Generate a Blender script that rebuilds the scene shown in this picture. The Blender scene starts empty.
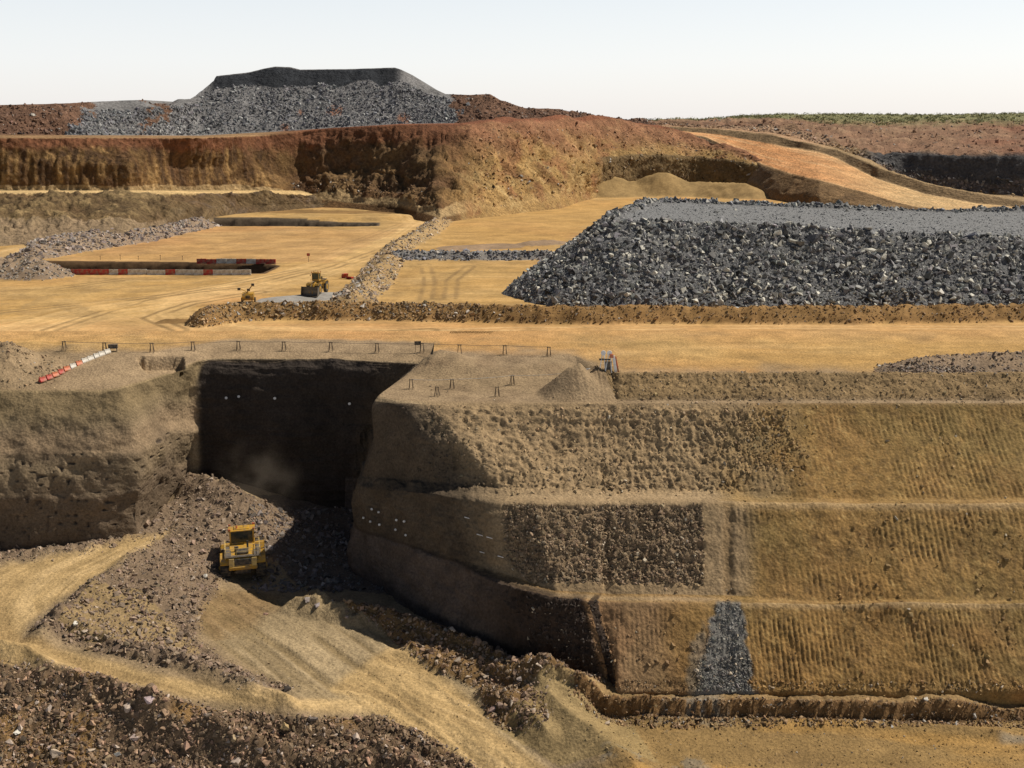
import bpy, bmesh, math, random
import numpy as np
from mathutils import Vector, Matrix

# ------------------------------------------------------------ camera, sky, sun, exposure
S = bpy.context.scene
COL = S.collection
FPX = 1100.0
TILT = math.atan(262.0 / FPX)
CAMZ = 60.0
cam_d = bpy.data.cameras.new('camera')
cam_d.sensor_width = 36.0
cam_d.lens = 36.0 * FPX / 1024.0
cam_d.clip_start = 0.5
cam_d.clip_end = 60000
cam = bpy.data.objects.new('camera', cam_d)
COL.objects.link(cam)
cam.location = (0, 0, CAMZ)
cam.rotation_euler = (math.pi / 2 - TILT, 0, 0)
S.camera = cam

SUN_EL = math.radians(50)
SUN_AZ = math.radians(69)          # from +Y (view direction) towards +X (right)
world = bpy.data.worlds.new('World')
S.world = world
world.use_nodes = True
wn = world.node_tree
for n in list(wn.nodes):
    wn.nodes.remove(n)
sky = wn.nodes.new('ShaderNodeTexSky')
sky.sky_type = 'NISHITA'
sky.sun_disc = False
sky.sun_elevation = SUN_EL
sky.sun_rotation = SUN_AZ
sky.altitude = 300
sky.air_density = 1.0
sky.dust_density = 2.0
sky.ozone_density = 1.0
# pale dusty haze low on the horizon brightens the sky there
wtc = wn.nodes.new('ShaderNodeTexCoord')
wsep = wn.nodes.new('ShaderNodeSeparateXYZ')
wn.links.new(wtc.outputs['Generated'], wsep.inputs[0])
wr = wn.nodes.new('ShaderNodeValToRGB')
e = wr.color_ramp.elements
HZ = [(0.0, 1.00, .96, .94), (0.05, .96, .955, .96), (0.105, .86, .875, .89), (0.15, .25, .28, .32), (0.21, 0, 0, 0)]
e[0].position = HZ[0][0]; e[0].color = (*HZ[0][1:], 1)
e[1].position = HZ[-1][0]; e[1].color = (*HZ[-1][1:], 1)
for hz in HZ[1:-1]:
    q = e.new(hz[0]); q.color = (*hz[1:], 1)
wn.links.new(wsep.outputs['Z'], wr.inputs[0])
wsc = wn.nodes.new('ShaderNodeVectorMath'); wsc.operation = 'SCALE'; wsc.inputs['Scale'].default_value = 19.5
wn.links.new(wr.outputs[0], wsc.inputs[0])
wad = wn.nodes.new('ShaderNodeVectorMath'); wad.operation = 'ADD'
wn.links.new(sky.outputs[0], wad.inputs[0]); wn.links.new(wsc.outputs[0], wad.inputs[1])
bg = wn.nodes.new('ShaderNodeBackground')
bg.inputs[1].default_value = 0.0405
wo = wn.nodes.new('ShaderNodeOutputWorld')
wn.links.new(wad.outputs[0], bg.inputs[0])
wn.links.new(bg.outputs[0], wo.inputs[0])

sun_d = bpy.data.lights.new('sun', 'SUN')
sun_d.energy = 4.9
sun_d.angle = math.radians(0.5)
sun_d.color = (1.0, 0.93, 0.82)
sun = bpy.data.objects.new('sun', sun_d)
COL.objects.link(sun)
ldir = Vector((math.cos(SUN_EL) * math.sin(SUN_AZ), math.cos(SUN_EL) * math.cos(SUN_AZ), math.sin(SUN_EL)))
sun.rotation_euler = ldir.to_track_quat('Z', 'Y').to_euler()
sun.location = (200, 100, 300)

S.view_settings.view_transform = 'Standard'
S.view_settings.look = 'None'
S.view_settings.exposure = 0.0
S.view_settings.gamma = 1.0
S.view_settings.use_curve_mapping = False
S.render.engine = 'CYCLES'
S.cycles.max_bounces = 4
S.cycles.diffuse_bounces = 1

# ------------------------------------------------------------ maths helpers
rng = np.random.default_rng(7)
random.seed(7)
CT, SNT = math.cos(TILT), math.sin(TILT)

def ray(px, py):
    cx = (np.asarray(px, float) - 512) / FPX
    cy = (384 - np.asarray(py, float)) / FPX
    return cx, CT + cy * SNT, -SNT + cy * CT

def at_z(px, py, z):
    dx, dy, dz = ray(px, py)
    t = (z - CAMZ) / dz
    return np.stack([dx * t, dy * t, np.asarray(z + 0 * t, float)], -1)

def at_y(px, py, Y):
    dx, dy, dz = ray(px, py)
    t = Y / dy
    return np.stack([dx * t, dy * t, CAMZ + dz * t], -1)

def proj(P):
    P = np.asarray(P, float)
    y = P[..., 1]; z = P[..., 2] - CAMZ
    d = y * CT - z * SNT
    v = y * SNT + z * CT
    return 512 + FPX * P[..., 0] / d, 384 - FPX * v / d

TAB = rng.random((64, 64, 64)).astype(np.float32) * 2 - 1

def noise3(x, y, z):
    x = np.asarray(x, np.float32); y = np.asarray(y, np.float32) + 0 * x; z = np.asarray(z, np.float32) + 0 * x
    ix = np.floor(x).astype(np.int32); iy = np.floor(y).astype(np.int32); iz = np.floor(z).astype(np.int32)
    fx = x - ix; fy = y - iy; fz = z - iz
    fx = fx * fx * (3 - 2 * fx); fy = fy * fy * (3 - 2 * fy); fz = fz * fz * (3 - 2 * fz)
    a, b = ix & 63, (ix + 1) & 63
    c, d = iy & 63, (iy + 1) & 63
    e, f = iz & 63, (iz + 1) & 63
    def m(p, q, t): return p + (q - p) * t
    return m(m(m(TAB[a, c, e], TAB[b, c, e], fx), m(TAB[a, d, e], TAB[b, d, e], fx), fy),
             m(m(TAB[a, c, f], TAB[b, c, f], fx), m(TAB[a, d, f], TAB[b, d, f], fx), fy), fz)

def fbm(P, sc, octv=4, gain=0.5, seed=0.0, ridged=False):
    x = P[..., 0] / sc + seed * 3.1; y = P[..., 1] / sc + seed * 1.7; z = P[..., 2] / sc + seed
    out = 0; a = 1.0; tot = 0
    for k in range(octv):
        n = noise3(x, y, z)
        if ridged: n = 1 - 2 * np.abs(n)
        out = out + a * n; tot += a; a *= gain
        x, y, z = (x * 1.64 + y * 1.2) + 5.3, (y * 1.64 - x * 1.2) + 1.9, z * 2.03 + 7.7
    return out / tot

def sstep(a, b, x):
    t = np.clip((x - a) / (b - a), 0, 1)
    return t * t * (3 - 2 * t)

def lerp(a, b, t):
    return a + (b - a) * t

def inpoly(x, y, poly):
    r = np.zeros(np.shape(x), bool)
    n = len(poly)
    for i in range(n):
        x0, y0 = poly[i]; x1, y1 = poly[(i + 1) % n]
        if y0 == y1: continue
        c = ((y0 > y) != (y1 > y)) & (x < (x1 - x0) * (y - y0) / (y1 - y0) + x0)
        r ^= c
    return r

def pdist(x, y, pts):
    """distance to a polyline, signed side and length along it (world plan)"""
    best = np.full(np.shape(x), 1e9); side = np.zeros(np.shape(x)); al = np.zeros(np.shape(x)); acc = 0
    for i in range(len(pts) - 1):
        ax, ay = pts[i][:2]; bx, by = pts[i + 1][:2]
        ux, uy = bx - ax, by - ay; L = math.hypot(ux, uy)
        t = np.clip(((x - ax) * ux + (y - ay) * uy) / (L * L), 0, 1)
        d = np.hypot(x - ax - t * ux, y - ay - t * uy)
        m = d < best
        best = np.where(m, d, best)
        side = np.where(m, np.sign((x - ax) * uy - (y - ay) * ux), side)
        al = np.where(m, acc + t * L, al)
        acc += L
    return best, best * side, al

def pixline(pts, z):
    return [tuple(at_z(p[0], p[1], z)[:2]) for p in pts]

def A(*c): return np.array(c, float)

SAND = A(.44, .265, .092); SANDB = A(.60, .40, .18); ORANGE = A(.52, .26, .10)
DUST = A(.31, .22, .125); OCHRE = A(.30, .172, .058); BROWN = A(.21, .12, .045); DARKB = A(.15, .09, .045)
RED = A(.22, .085, .042); GREY = A(.19, .188, .185); MAUVE = A(.26, .20, .16); OLIVE = A(.25, .168, .062)
CHAR = A(.07, .062, .055); GREEN = A(.15, .15, .06)

def mixc(c, col, w):
    w = np.clip(np.asarray(w, float), 0, 1)[..., None]
    return c * (1 - w) + np.asarray(col) * w

# ------------------------------------------------------------ materials
def new_mat(name):
    m = bpy.data.materials.new(name); m.use_nodes = True
    nt = m.node_tree
    return m, nt, nt.nodes['Principled BSDF']

def earth_mat(name, s1, s2, bump_d, rough=0.95, contrast=0.35, stretch=(1, 1, 1), sp=0.25):
    """albedo from colour zones (some with shade painted in), broken up by world-space noise; bumped"""
    m, nt, b = new_mat(name)
    N = nt.nodes; L = nt.links
    b.inputs['Roughness'].default_value = rough
    b.inputs['Specular IOR Level'].default_value = 0.15
    at = N.new('ShaderNodeAttribute'); at.attribute_name = 'zone'
    tc = N.new('ShaderNodeTexCoord')
    mp = N.new('ShaderNodeMapping'); mp.inputs['Scale'].default_value = stretch
    L.new(tc.outputs['Object'], mp.inputs[0])
    def nz(scale, det, rg=0.6):
        n = N.new('ShaderNodeTexNoise'); n.inputs['Scale'].default_value = scale
        n.inputs['Detail'].default_value = det; n.inputs['Roughness'].default_value = rg
        L.new(mp.outputs[0], n.inputs['Vector']); return n
    n1 = nz(s1, 6); n2 = nz(s2, 5, 0.7)
    def mr(src, lo, hi, a=0.3, c=0.7):
        r = N.new('ShaderNodeMapRange'); r.inputs[1].default_value = a; r.inputs[2].default_value = c
        r.inputs[3].default_value = lo; r.inputs[4].default_value = hi
        L.new(src, r.inputs[0]); return r
    r1 = mr(n1.outputs[0], 1 - contrast, 1 + contrast)
    r2 = mr(n2.outputs[0], 1 - sp, 1 + sp)
    mu = N.new('ShaderNodeMath'); mu.operation = 'MULTIPLY'
    L.new(r1.outputs[0], mu.inputs[0]); L.new(r2.outputs[0], mu.inputs[1])
    vm = N.new('ShaderNodeVectorMath'); vm.operation = 'SCALE'
    L.new(at.outputs['Color'], vm.inputs[0]); L.new(mu.outputs[0], vm.inputs['Scale'])
    L.new(vm.outputs[0], b.inputs['Base Color'])
    vo = N.new('ShaderNodeTexVoronoi'); vo.inputs['Scale'].default_value = s2 * 0.8
    L.new(mp.outputs[0], vo.inputs['Vector'])
    ad = N.new('ShaderNodeMath'); ad.operation = 'MULTIPLY_ADD'; ad.inputs[1].default_value = 0.5
    L.new(vo.outputs['Distance'], ad.inputs[0]); L.new(n2.outputs[0], ad.inputs[2])
    bp = N.new('ShaderNodeBump'); bp.inputs['Strength'].default_value = 0.8; bp.inputs['Distance'].default_value = bump_d
    L.new(ad.outputs[0], bp.inputs['Height']); L.new(bp.outputs[0], b.inputs['Normal'])
    return m

def rock_mat(name):
    m, nt, b = new_mat(name)
    N = nt.nodes; L = nt.links
    b.inputs['Roughness'].default_value = 0.75
    b.inputs['Specular IOR Level'].default_value = 0.35
    at = N.new('ShaderNodeAttribute'); at.attribute_name = 'zone'
    tc = N.new('ShaderNodeTexCoord')
    n = N.new('ShaderNodeTexNoise'); n.inputs['Scale'].default_value = 5; n.inputs['Detail'].default_value = 5
    L.new(tc.outputs['Object'], n.inputs['Vector'])
    r = N.new('ShaderNodeMapRange'); r.inputs[1].default_value = .3; r.inputs[2].default_value = .7
    r.inputs[3].default_value = .75; r.inputs[4].default_value = 1.25
    L.new(n.outputs[0], r.inputs[0])
    vm = N.new('ShaderNodeVectorMath'); vm.operation = 'SCALE'
    L.new(at.outputs['Color'], vm.inputs[0]); L.new(r.outputs[0], vm.inputs['Scale'])
    L.new(vm.outputs[0], b.inputs['Base Color'])
    bp = N.new('ShaderNodeBump'); bp.inputs['Strength'].default_value = 0.5; bp.inputs['Distance'].default_value = .05
    L.new(n.outputs[0], bp.inputs['Height']); L.new(bp.outputs[0], b.inputs['Normal'])
    return m

M_EARTH = earth_mat('dusty_earth', .35, 3.2, .16, contrast=.22, sp=.38)
M_SAND = earth_mat('compacted_sand', .16, 1.3, .08, contrast=.24, sp=.24, stretch=(.8, 1, 1))
M_FAR = earth_mat('weathered_earth', .10, .9, .9, contrast=.30, sp=.45)
M_GRAVEL = earth_mat('crushed_stone', 1.2, 3.0, .25, contrast=.30, sp=.5, rough=.8)
M_ROCK = rock_mat('broken_rock')

# ------------------------------------------------------------ mesh helpers
def tag(o, label=None, cat=None, group=None, kind=None):
    if label: o['label'] = label
    if cat: o['category'] = cat
    if group: o['group'] = group
    if kind: o['kind'] = kind
    return o

def mesh_np(name, V, loops, starts, totals, mat, colors=None, smooth=True):
    me = bpy.data.meshes.new(name)
    me.vertices.add(len(V)); me.vertices.foreach_set('co', V.astype(np.float32).ravel())
    me.loops.add(len(loops)); me.loops.foreach_set('vertex_index', loops.astype(np.int32))
    me.polygons.add(len(starts)); me.polygons.foreach_set('loop_start', starts.astype(np.int32))
    me.polygons.foreach_set('loop_total', totals.astype(np.int32))
    me.polygons.foreach_set('use_smooth', np.full(len(starts), smooth, bool))
    me.update(calc_edges=True)
    if colors is not None:
        ca = me.color_attributes.new('zone', 'FLOAT_COLOR', 'POINT')
        c4 = np.ones((len(V), 4), np.float32); c4[:, :3] = np.clip(colors, 0.004, 0.9)
        ca.data.foreach_set('color', c4.ravel())
    me.materials.append(mat)
    o = bpy.data.objects.new(name, me); COL.objects.link(o)
    return o

def grid_obj(name, P, C, mat, keep=None, smooth=True):
    """P: (rows, cols, 3); normals face up / towards the camera"""
    nr, nc = P.shape[:2]
    i = np.arange(nr * nc).reshape(nr, nc)
    q = np.stack([i[:-1, :-1], i[:-1, 1:], i[1:, 1:], i[1:, :-1]], -1).reshape(-1, 4)
    if keep is not None:
        q = q[keep.reshape(-1)]
    n = len(q)
    return mesh_np(name, P.reshape(-1, 3), q.ravel(), np.arange(n) * 4, np.full(n, 4), mat, C.reshape(-1, 3), smooth)

def gnormals(P):
    du = np.gradient(P, axis=1); dv = np.gradient(P, axis=0)
    n = np.cross(du, dv)
    n /= np.linalg.norm(n, axis=-1, keepdims=True) + 1e-9
    return n

def blur(Pm, k, ax):
    for _ in range(k):
        Q = Pm.copy()
        if ax == 0: Q[1:-1] = (Pm[:-2] + 2 * Pm[1:-1] + Pm[2:]) / 4
        else: Q[:, 1:-1] = (Pm[:, :-2] + 2 * Pm[:, 1:-1] + Pm[:, 2:]) / 4
        Pm = Q
    return Pm

def rows_sheet(rows, px, subs):
    """rows: lists of (px, py, Y); resampled on px columns, subs[k] steps between row k and k+1"""
    R = []
    for r in rows:
        r = np.array(r, float)
        py = np.interp(px, r[:, 0], r[:, 1]); Y = np.interp(px, r[:, 0], r[:, 2])
        R.append(at_y(px, py, Y))
    out = []; tt = []
    sk = R[0] - A(0, 12, 6)
    for j in range(4):
        out.append(sk + (R[0] - sk) * j / 4); tt.append(-.04 + .01 * j)
    for k in range(len(R) - 1):
        n = subs[k]
        for j in range(n):
            t = j / n
            out.append(R[k] * (1 - t) + R[k + 1] * t); tt.append(k + t)
    out.append(R[-1]); tt.append(len(R) - 1.0)
    return np.array(out), np.array(tt)

# rock templates: convex hulls of random points
TEMPL = []
for k in range(14):
    bm = bmesh.new()
    npt = 9 if k < 8 else 13
    for _ in range(npt):
        v = Vector((random.uniform(-1, 1), random.uniform(-1, 1), random.uniform(-1, 1)))
        v = Vector([math.copysign(abs(c) ** .6, c) for c in v]) * .6
        bm.verts.new(v)
    r = bmesh.ops.convex_hull(bm, input=bm.verts)
    bmesh.ops.delete(bm, geom=[v for v in bm.verts if not v.link_faces], context='VERTS')
    bm.verts.index_update()
    V = np.array([v.co[:] for v in bm.verts]); F = np.array([[v.index for v in f.verts] for f in bm.faces if len(f.verts) == 3])
    TEMPL.append((V, F)); bm.free()

def rand_rot(n):
    q = rng.normal(size=(n, 4)); q /= np.linalg.norm(q, axis=1, keepdims=True)
    w, x, y, z = q.T
    return np.stack([1 - 2 * (y * y + z * z), 2 * (x * y - z * w), 2 * (x * z + y * w),
                     2 * (x * y + z * w), 1 - 2 * (x * x + z * z), 2 * (y * z - x * w),
                     2 * (x * z - y * w), 2 * (y * z + x * w), 1 - 2 * (x * x + y * y)], -1).reshape(n, 3, 3)

def rocks(name, pos, size, colors, label, cat='rubble'):
    n = len(pos); tid = rng.integers(0, len(TEMPL), n); R = rand_rot(n)
    sc = size[:, None] * rng.uniform(.55, 1.15, (n, 3))
    Vs, Fs, Cs = [], [], []; off = 0
    for t, (V, F) in enumerate(TEMPL):
        ids = np.where(tid == t)[0]
        if not len(ids): continue
        W = np.einsum('nij,nvj->nvi', R[ids], V[None] * sc[ids][:, None]) + pos[ids][:, None]
        k = len(V)
        Vs.append(W.reshape(-1, 3)); Cs.append(np.repeat(colors[ids], k, 0))
        Fs.append((F[None] + (np.arange(len(ids)) * k)[:, None, None]).reshape(-1, 3) + off); off += len(ids) * k
    V = np.concatenate(Vs); F = np.concatenate(Fs); Cc = np.concatenate(Cs)
    o = mesh_np(name, V, F.ravel(), np.arange(len(F)) * 3, np.full(len(F), 3), M_ROCK, Cc, smooth=False)
    return tag(o, label, cat, kind='stuff')

def pick(P, w, n, spread):
    """n points on a sheet, chosen among its vertices with weight w"""
    Pf = P.reshape(-1, 3); w = w.reshape(-1).astype(float)
    nr, nc = P.shape[:2]
    ii = rng.choice(len(Pf), n, p=w / w.sum())
    r, c = ii // nc, ii % nc
    r2 = np.clip(r + rng.choice([-1, 1], n), 0, nr - 1); c2 = np.clip(c + rng.choice([-1, 1], n), 0, nc - 1)
    p = Pf[ii] + (P[r2, c] - Pf[ii]) * rng.random((n, 1)) * .9 + (P[r, c2] - Pf[ii]) * rng.random((n, 1)) * .9
    return p, ii

def vary(base, n, amp=.25, pale=.06, palec=(.5, .46, .40)):
    c = np.asarray(base, float) * (1 + amp * rng.normal(size=(n, 1))) * (1 + .025 * rng.normal(size=(n, 3)))
    m = rng.random(n) < pale
    c[m] = np.array(palec) * rng.uniform(.6, 1.1, (m.sum(), 1))
    return np.clip(c, .015, .8)

def psize(n, lo, hi, a=2.2):
    u = rng.random(n)
    return (lo ** (1 - a) + u * (hi ** (1 - a) - lo ** (1 - a))) ** (1 / (1 - a))
def bl(m, k=6):
    m = m.astype(float)
    return blur(blur(m, k, 0), k, 1)

def sandcol(P, py):
    n2 = fbm(P, 3, 3, seed=71); n1 = fbm(P, 14, 3, seed=72); n0 = fbm(P, 45, 3, seed=73)
    C = np.zeros(P.shape) + SAND
    C = mixc(C, A(.50, .32, .125), .4 + 1.5 * n1); C = mixc(C, ORANGE * .9, sstep(.0, .4, n0) * .6); C = mixc(C, A(.34, .215, .085), sstep(.05, .4, n1 + .4 * n2) * .45)
    tr = fbm(P * A(.03, 1, 1), 1.3, 5, .7, seed=81)                                  # wheel marks across the haul flat
    C = mixc(C, SANDB, sstep(.0, .4, tr) * .35); C = mixc(C, A(.29, .185, .072), sstep(.0, .45, -tr) * .45)
    C = mixc(C, A(.54, .30, .125), sstep(318, 328, py + 4 * n2) * sstep(348, 330, py + 5 * n2 + 5 * n1) * .5)
    tw = fbm(P * A(.6, 1, 1), 5, 4, .65, seed=83)
    C = mixc(C, A(.33, .215, .10), sstep(.1, .4, tw) * .4)
    return C

# ============================================================ PIT WALLS (one continuous loft round the excavation)
def Y_(px, py, Y): return at_y(px, py, Y)
def Z_(px, py, z): return at_z(px, py, z)

def right_station(px, bank):
    F = Z_(px, 692, 1.0)
    thin = px > 800
    L = [F, Y_(px, 603, F[1] + 6.4), Y_(px, 599.5 if thin else 595, F[1] + (7.2 if thin else 7.9)), Y_(px, 504, F[1] + 15.4), Y_(px, 498.5 if thin else 491, F[1] + (17.0 if thin else 18.8))]
    R = Z_(px, 403, 25.5)
    L += [(L[-1] + R) / 2 + A(0, .3, -.3), R]
    if bank:
        G1 = Z_(px, 400.5, 25.5); G2 = Y_(px, 373, R[1] + 5.0); G3 = G2 + A(0, 4, 0); G3[2] = 27
    else:
        G1 = Z_(px, 387, 25.4); G2 = Z_(px, 374, 25.7); G3 = Z_(px, 353, 26.9)
    G4 = Z_(px, 340, 27.0); G4 = at_y(px, 340, 178.0); G4[2] = 26.92
    return L + [G1, G2, G3, G4]

def off(R, dx=0.0):
    return [R + A(dx, 2.2, .5), R + A(dx * 1.8, 4.6, 1.0), R + A(dx * 2.2, 8, 1.25)]

def fin(L, G, tx):
    return L + G + [A(tx, 178, 26.92)]

ST = []                      # (station, steps to the next one)
ST.append((right_station(1600, True), 80))
ST.append((right_station(1130, True), 270))
ST.append((right_station(801, True), 95))
ST.append((right_station(720, True), 90))
ST.append((right_station(618, True), 14))
s = right_station(604, False); s[7:10] = [Z_(592, 387, 25.4), Z_(580, 374, 25.8), Z_(575, 355, 26.9)]; s[0] = Z_(622, 688, 1.0); s[1] = Y_(597, 602, s[0][1] + 6); s[2] = Y_(604, 594, s[0][1] + 7.5)
ST.append((s, 8))
s = [v.copy() for v in s]; s[0] = Z_(611, 681, 1.0); s[1] = Y_(589, 601, 111.7); s[2] = Y_(596, 593.5, 113.3)
ST.append((s, 40))
s = right_station(545, False); s[0] = Z_(560, 676, 1.1); s[1] = Y_(552, 600, 111.9); s[2] = Y_(556, 592, 113.4); s[3] = Y_(535, 503, 120.4); s[4] = Y_(545, 490.5, 123.9)
ST.append((s, 45))
s = right_station(432, False)
s[0] = Z_(500, 656, 1.4); s[1] = Y_(506, 585, 115.2); s[2] = Y_(515, 577, 116.6); s[3] = Y_(500, 505, 121.0); s[4] = Y_(500, 489, 124.6)
s[5] = Y_(462, 443, 128.5); s[6] = Z_(432, 402, 25.4); ST.append((s, 40))
F = Z_(440, 628, 1.7)
ST.append((fin([F, Y_(446, 562, F[1] + 1.8), Y_(448, 556, F[1] + 2.3), Y_(440, 494, F[1] + 4.6), Y_(447, 484, F[1] + 7.0),
                Y_(425, 440, 131.0), Z_(396, 400, 25.3)], [Z_(420, 389, 25.4), Z_(438, 375, 25.7), Z_(455, 353, 26.9)], 0.0), 45))
ST.append((fin([Z_(349, 568, 2.0), Y_(351, 530, 136.6), Y_(352, 525, 136.7), Y_(354, 486, 136.6), Y_(358, 476, 137.2),
                Y_(370, 445, 137.2), Z_(376, 396, 25.2)], [Z_(392, 390, 25.4), Z_(420, 375, 25.8), Z_(441, 354, 26.8)], -7.0), 35))
ST.append((fin([Y_(366, 512, 157.5), Y_(368, 480, 157.6), Y_(369, 475, 157.7), Y_(375, 430, 158), Y_(376, 425, 158),
                Y_(402, 380, 157.8), Z_(424, 362, 25.7)], off(Z_(424, 362, 25.7), .8), -11.0), 75))
for px, tx in ((330, -26.0), (210, -45.0)):
    ST.append((fin([Y_(px, 512, 157.2), Y_(px, 480, 157.4), Y_(px, 475, 157.6), Y_(px, 430, 157.8), Y_(px, 425, 158.0),
                Y_(px, 368, 159.4), Z_(px, 358.5, 25.6)], off(Z_(px, 358.5, 25.6)), tx), 75 if px > 300 else 14))
ST.append((fin([Y_(186, 509, 157.0), Y_(192, 470, 156.6), Y_(192, 465, 156.6), Y_(194, 432, 156.2), Y_(190, 420, 157.2),
                Y_(188, 395, 157.6), Z_(197, 361, 25.6)], off(Z_(197, 361, 25.6)), -49.0), 38))
ST.append((fin([Y_(165, 508, 149), Y_(167, 470, 149), Y_(167, 465, 149.1), Y_(167, 432, 149.6), Y_(163, 421, 150.6),
                Y_(160, 396, 151.6), Y_(158, 376, 152.6)], [Y_(155, 370, 155.2), Y_(152, 361, 156.6), Z_(150, 352, 27)], -57.0), 34))
ST.append((fin([Y_(139, 529, 138.2), Y_(141, 492, 139.0), Y_(141, 486, 139.3), Y_(140, 456, 140.8), Y_(135, 446, 141.8),
                Y_(128, 415, 143.8), Y_(118, 388, 147.0)], [Y_(114, 378, 150.5), Y_(110, 366, 153.5), Z_(104, 353, 27)], -64.0), 18))
for px, tx in ((100, -71.0), (40, -80.0), (-40, -94.0), (-120, -108.0), (-450, -165.0)):
    o_ = -.01 * (100 - px)
    ST.append((fin([Y_(px, 541 - .1 * px, 137.0 + o_), Y_(px, 500, 137.6 + o_), Y_(px, 494, 138.0 + o_), Y_(px, 455, 140.2 + o_), Y_(px, 448, 140.8 + o_),
                Y_(px, 418, 143.4 + o_), Y_(px, 390, 146.8 + o_)], [Y_(px, 378, 150.2), Y_(px, 366, 153.2), Z_(px, 353, 27)], tx),
                {100: 45, 40: 50, -40: 45, -120: 40}.get(px, 1)))

VS = [84, 7, 86, 10, 42, 42, 8, 26, 14, 20]      # steps between the levels F,B3o,B3i,B2o,B2i,M,R,G1,G2,G3,G4
cols = []
uu = []
for k in range(len(ST) - 1):
    a = np.array(ST[k][0]); b = np.array(ST[k + 1][0]); n = ST[k][1]
    for j in range(n):
        cols.append(a + (b - a) * j / n); uu.append(k + j / n)
cols.append(np.array(ST[-1][0])); uu.append(len(ST) - 1)
W = np.array(cols).transpose(1, 0, 2)             # levels, cols, 3
W = np.concatenate([W[:1] + A(0, 0, -5), W], 0)
VS = [8] + VS
rr, lv = [], []
for k in range(len(W) - 1):
    for j in range(VS[k]):
        rr.append(W[k] + (W[k + 1] - W[k]) * j / VS[k]); lv.append(k - 1 + j / VS[k])
rr.append(W[-1]); lv.append(len(W) - 2)
W = np.array(rr); lv = np.array(lv)[:, None] + 0 * W[..., 0]; uu = np.array(uu)[None, :] + 0 * W[..., 0]
W = W[:, ::-1]; lv = lv[:, ::-1]; uu = uu[:, ::-1]
uu = np.where(uu < 1, 0, uu - 1)
uu = np.where(uu > 5, uu - 1, uu)
notch = sstep(5.5, 7, uu)                          # 0 on the benched right face, 1 round the cut
Wb = blur(blur(W, 13, 1), 5, 0)
W = blur(blur(W, 2, 1), 1, 0)
W = W * (1 - notch[..., None] * .85) + Wb * notch[..., None] * .85
px, py = proj(W)
N_ = gnormals(W)
face = sstep(-.2, .1, lv) * (1 - sstep(5.8, 6.0, lv)) 
ledge = np.maximum(1 - np.abs(lv - 1.5) / .6, 1 - np.abs(lv - 3.5) / .6).clip(0, 1) * (1 - notch * .6)
lip = np.maximum(sstep(.12, .03, np.abs(lv - 1.02)), sstep(.12, .03, np.abs(lv - 3.02)))
big = fbm(W, 9, 3, seed=1); mid = fbm(W, 2.2, 4, seed=2); fine = fbm(W, .7, 4, .6, seed=3); lump = fbm(W * A(1, 1, .45), .95, 4, .65, seed=4, ridged=True)
vgro = fbm(W * A(1, 1, .14), .8, 3, .6, seed=5, ridged=True)
# digger tooth grooves running down the faces
gx = W[..., 0] + .16 * fbm(W * A(1, 1, .3), 3.5, 2, seed=9)
per = np.where(lv < 2, .54, .64)
g = np.abs(np.sin(np.pi * gx / per)) ** .6
genv = sstep(-.12, .35, fbm(W * A(1, 1, 1.6), 7, 3, seed=12) + .12) * sstep(690, 800, px + 50 * mid + 60 * big) * face * (1 - ledge)
genv = genv * (.45 + .9 * sstep(-.35, .35, fbm(W * A(1, 1, .35), 1.4, 3, .6, seed=13)))
genv = np.maximum(genv, .55 * sstep(-.1, .3, fbm(W, 5, 2, seed=15)) * sstep(590, 640, px) * face * (1 - ledge) * (lv < 2))
rough1 = sstep(380, 450, px) * (1 - sstep(725, 820, px + 60 * mid + 70 * big)) * (lv > 3.6) * face      # blocky dusty upper face
panel = inpoly(px + 3 * mid, py, [(505, 506), (702, 506), (704, 585), (690, 583), (530, 583), (506, 560)]) & (notch < .5)
gully = sstep(8, 1, np.abs(px - 728 + 5 * mid)) * (lv > 2.0) * (lv < 3.0) * .42 + .35 * sstep(5, 2, np.abs(px - 729 - 6 * mid)) * (lv < 1.2) * face * sstep(-.3, .1, mid)
disp = face * (.55 * big * (1 + notch) + .20 * mid + .09 * fine)
disp = disp + face * (-.17 * genv * (1 - lip) * (1 - g)) 
disp = disp + rough1 * (.26 * lump + .22 * vgro + .3 * np.minimum(0, fbm(W * A(1.6, 1, .5), 2.2, 3, seed=21)))
disp = disp + bl(panel, 3) * (.30 * lump + .2 * fine + .15 * vgro - .3)
nz_ = notch * (uu < 9.4) * (lv < 4) * face + (uu > 4.05) * (uu < 6) * (lv < 1.1) * face
disp = disp + nz_ * (.5 * mid + .35 * lump)
disp = disp + face * (1 - notch) * .07 * vgro
disp = disp - .55 * gully
smoothside = notch * sstep(11.3, 11.8, uu)         # left walls: soft scalloped clay
sc = fbm(W, 3.0, 2, seed=31)
disp = disp + smoothside * face * (.42 * sc + sstep(11.8, 12.3, uu) * .2 * mid)
strata = fbm(W * A(.25, .25, 1.6), 2.2, 3, .6, seed=36, ridged=True)
backw = sstep(9, 9.6, uu) * (1 - smoothside) * face
disp = disp + backw * (.35 * strata + .3 * mid)
pits = np.clip(fbm(W, .5, 1, seed=33) - .5, 0, 1) * smoothside * (lv < 3.2) * face
disp = disp - .9 * pits
# cap between: rough berm and flats
flat = 1 - face
bankm = sstep(6.9, 7.2, lv) * (1 - sstep(8.6, 9, lv)) * (1 - sstep(3.0, 3.9, uu))
disp = disp + flat * (.05 * mid + .04 * fine) + bankm * (.22 * lump + .15 * mid)
disp = disp * (1 - ledge * .6)
fade = 1 - sstep(9.0, 9.8, lv)
W = W + N_ * (disp * fade)[..., None]
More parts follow.
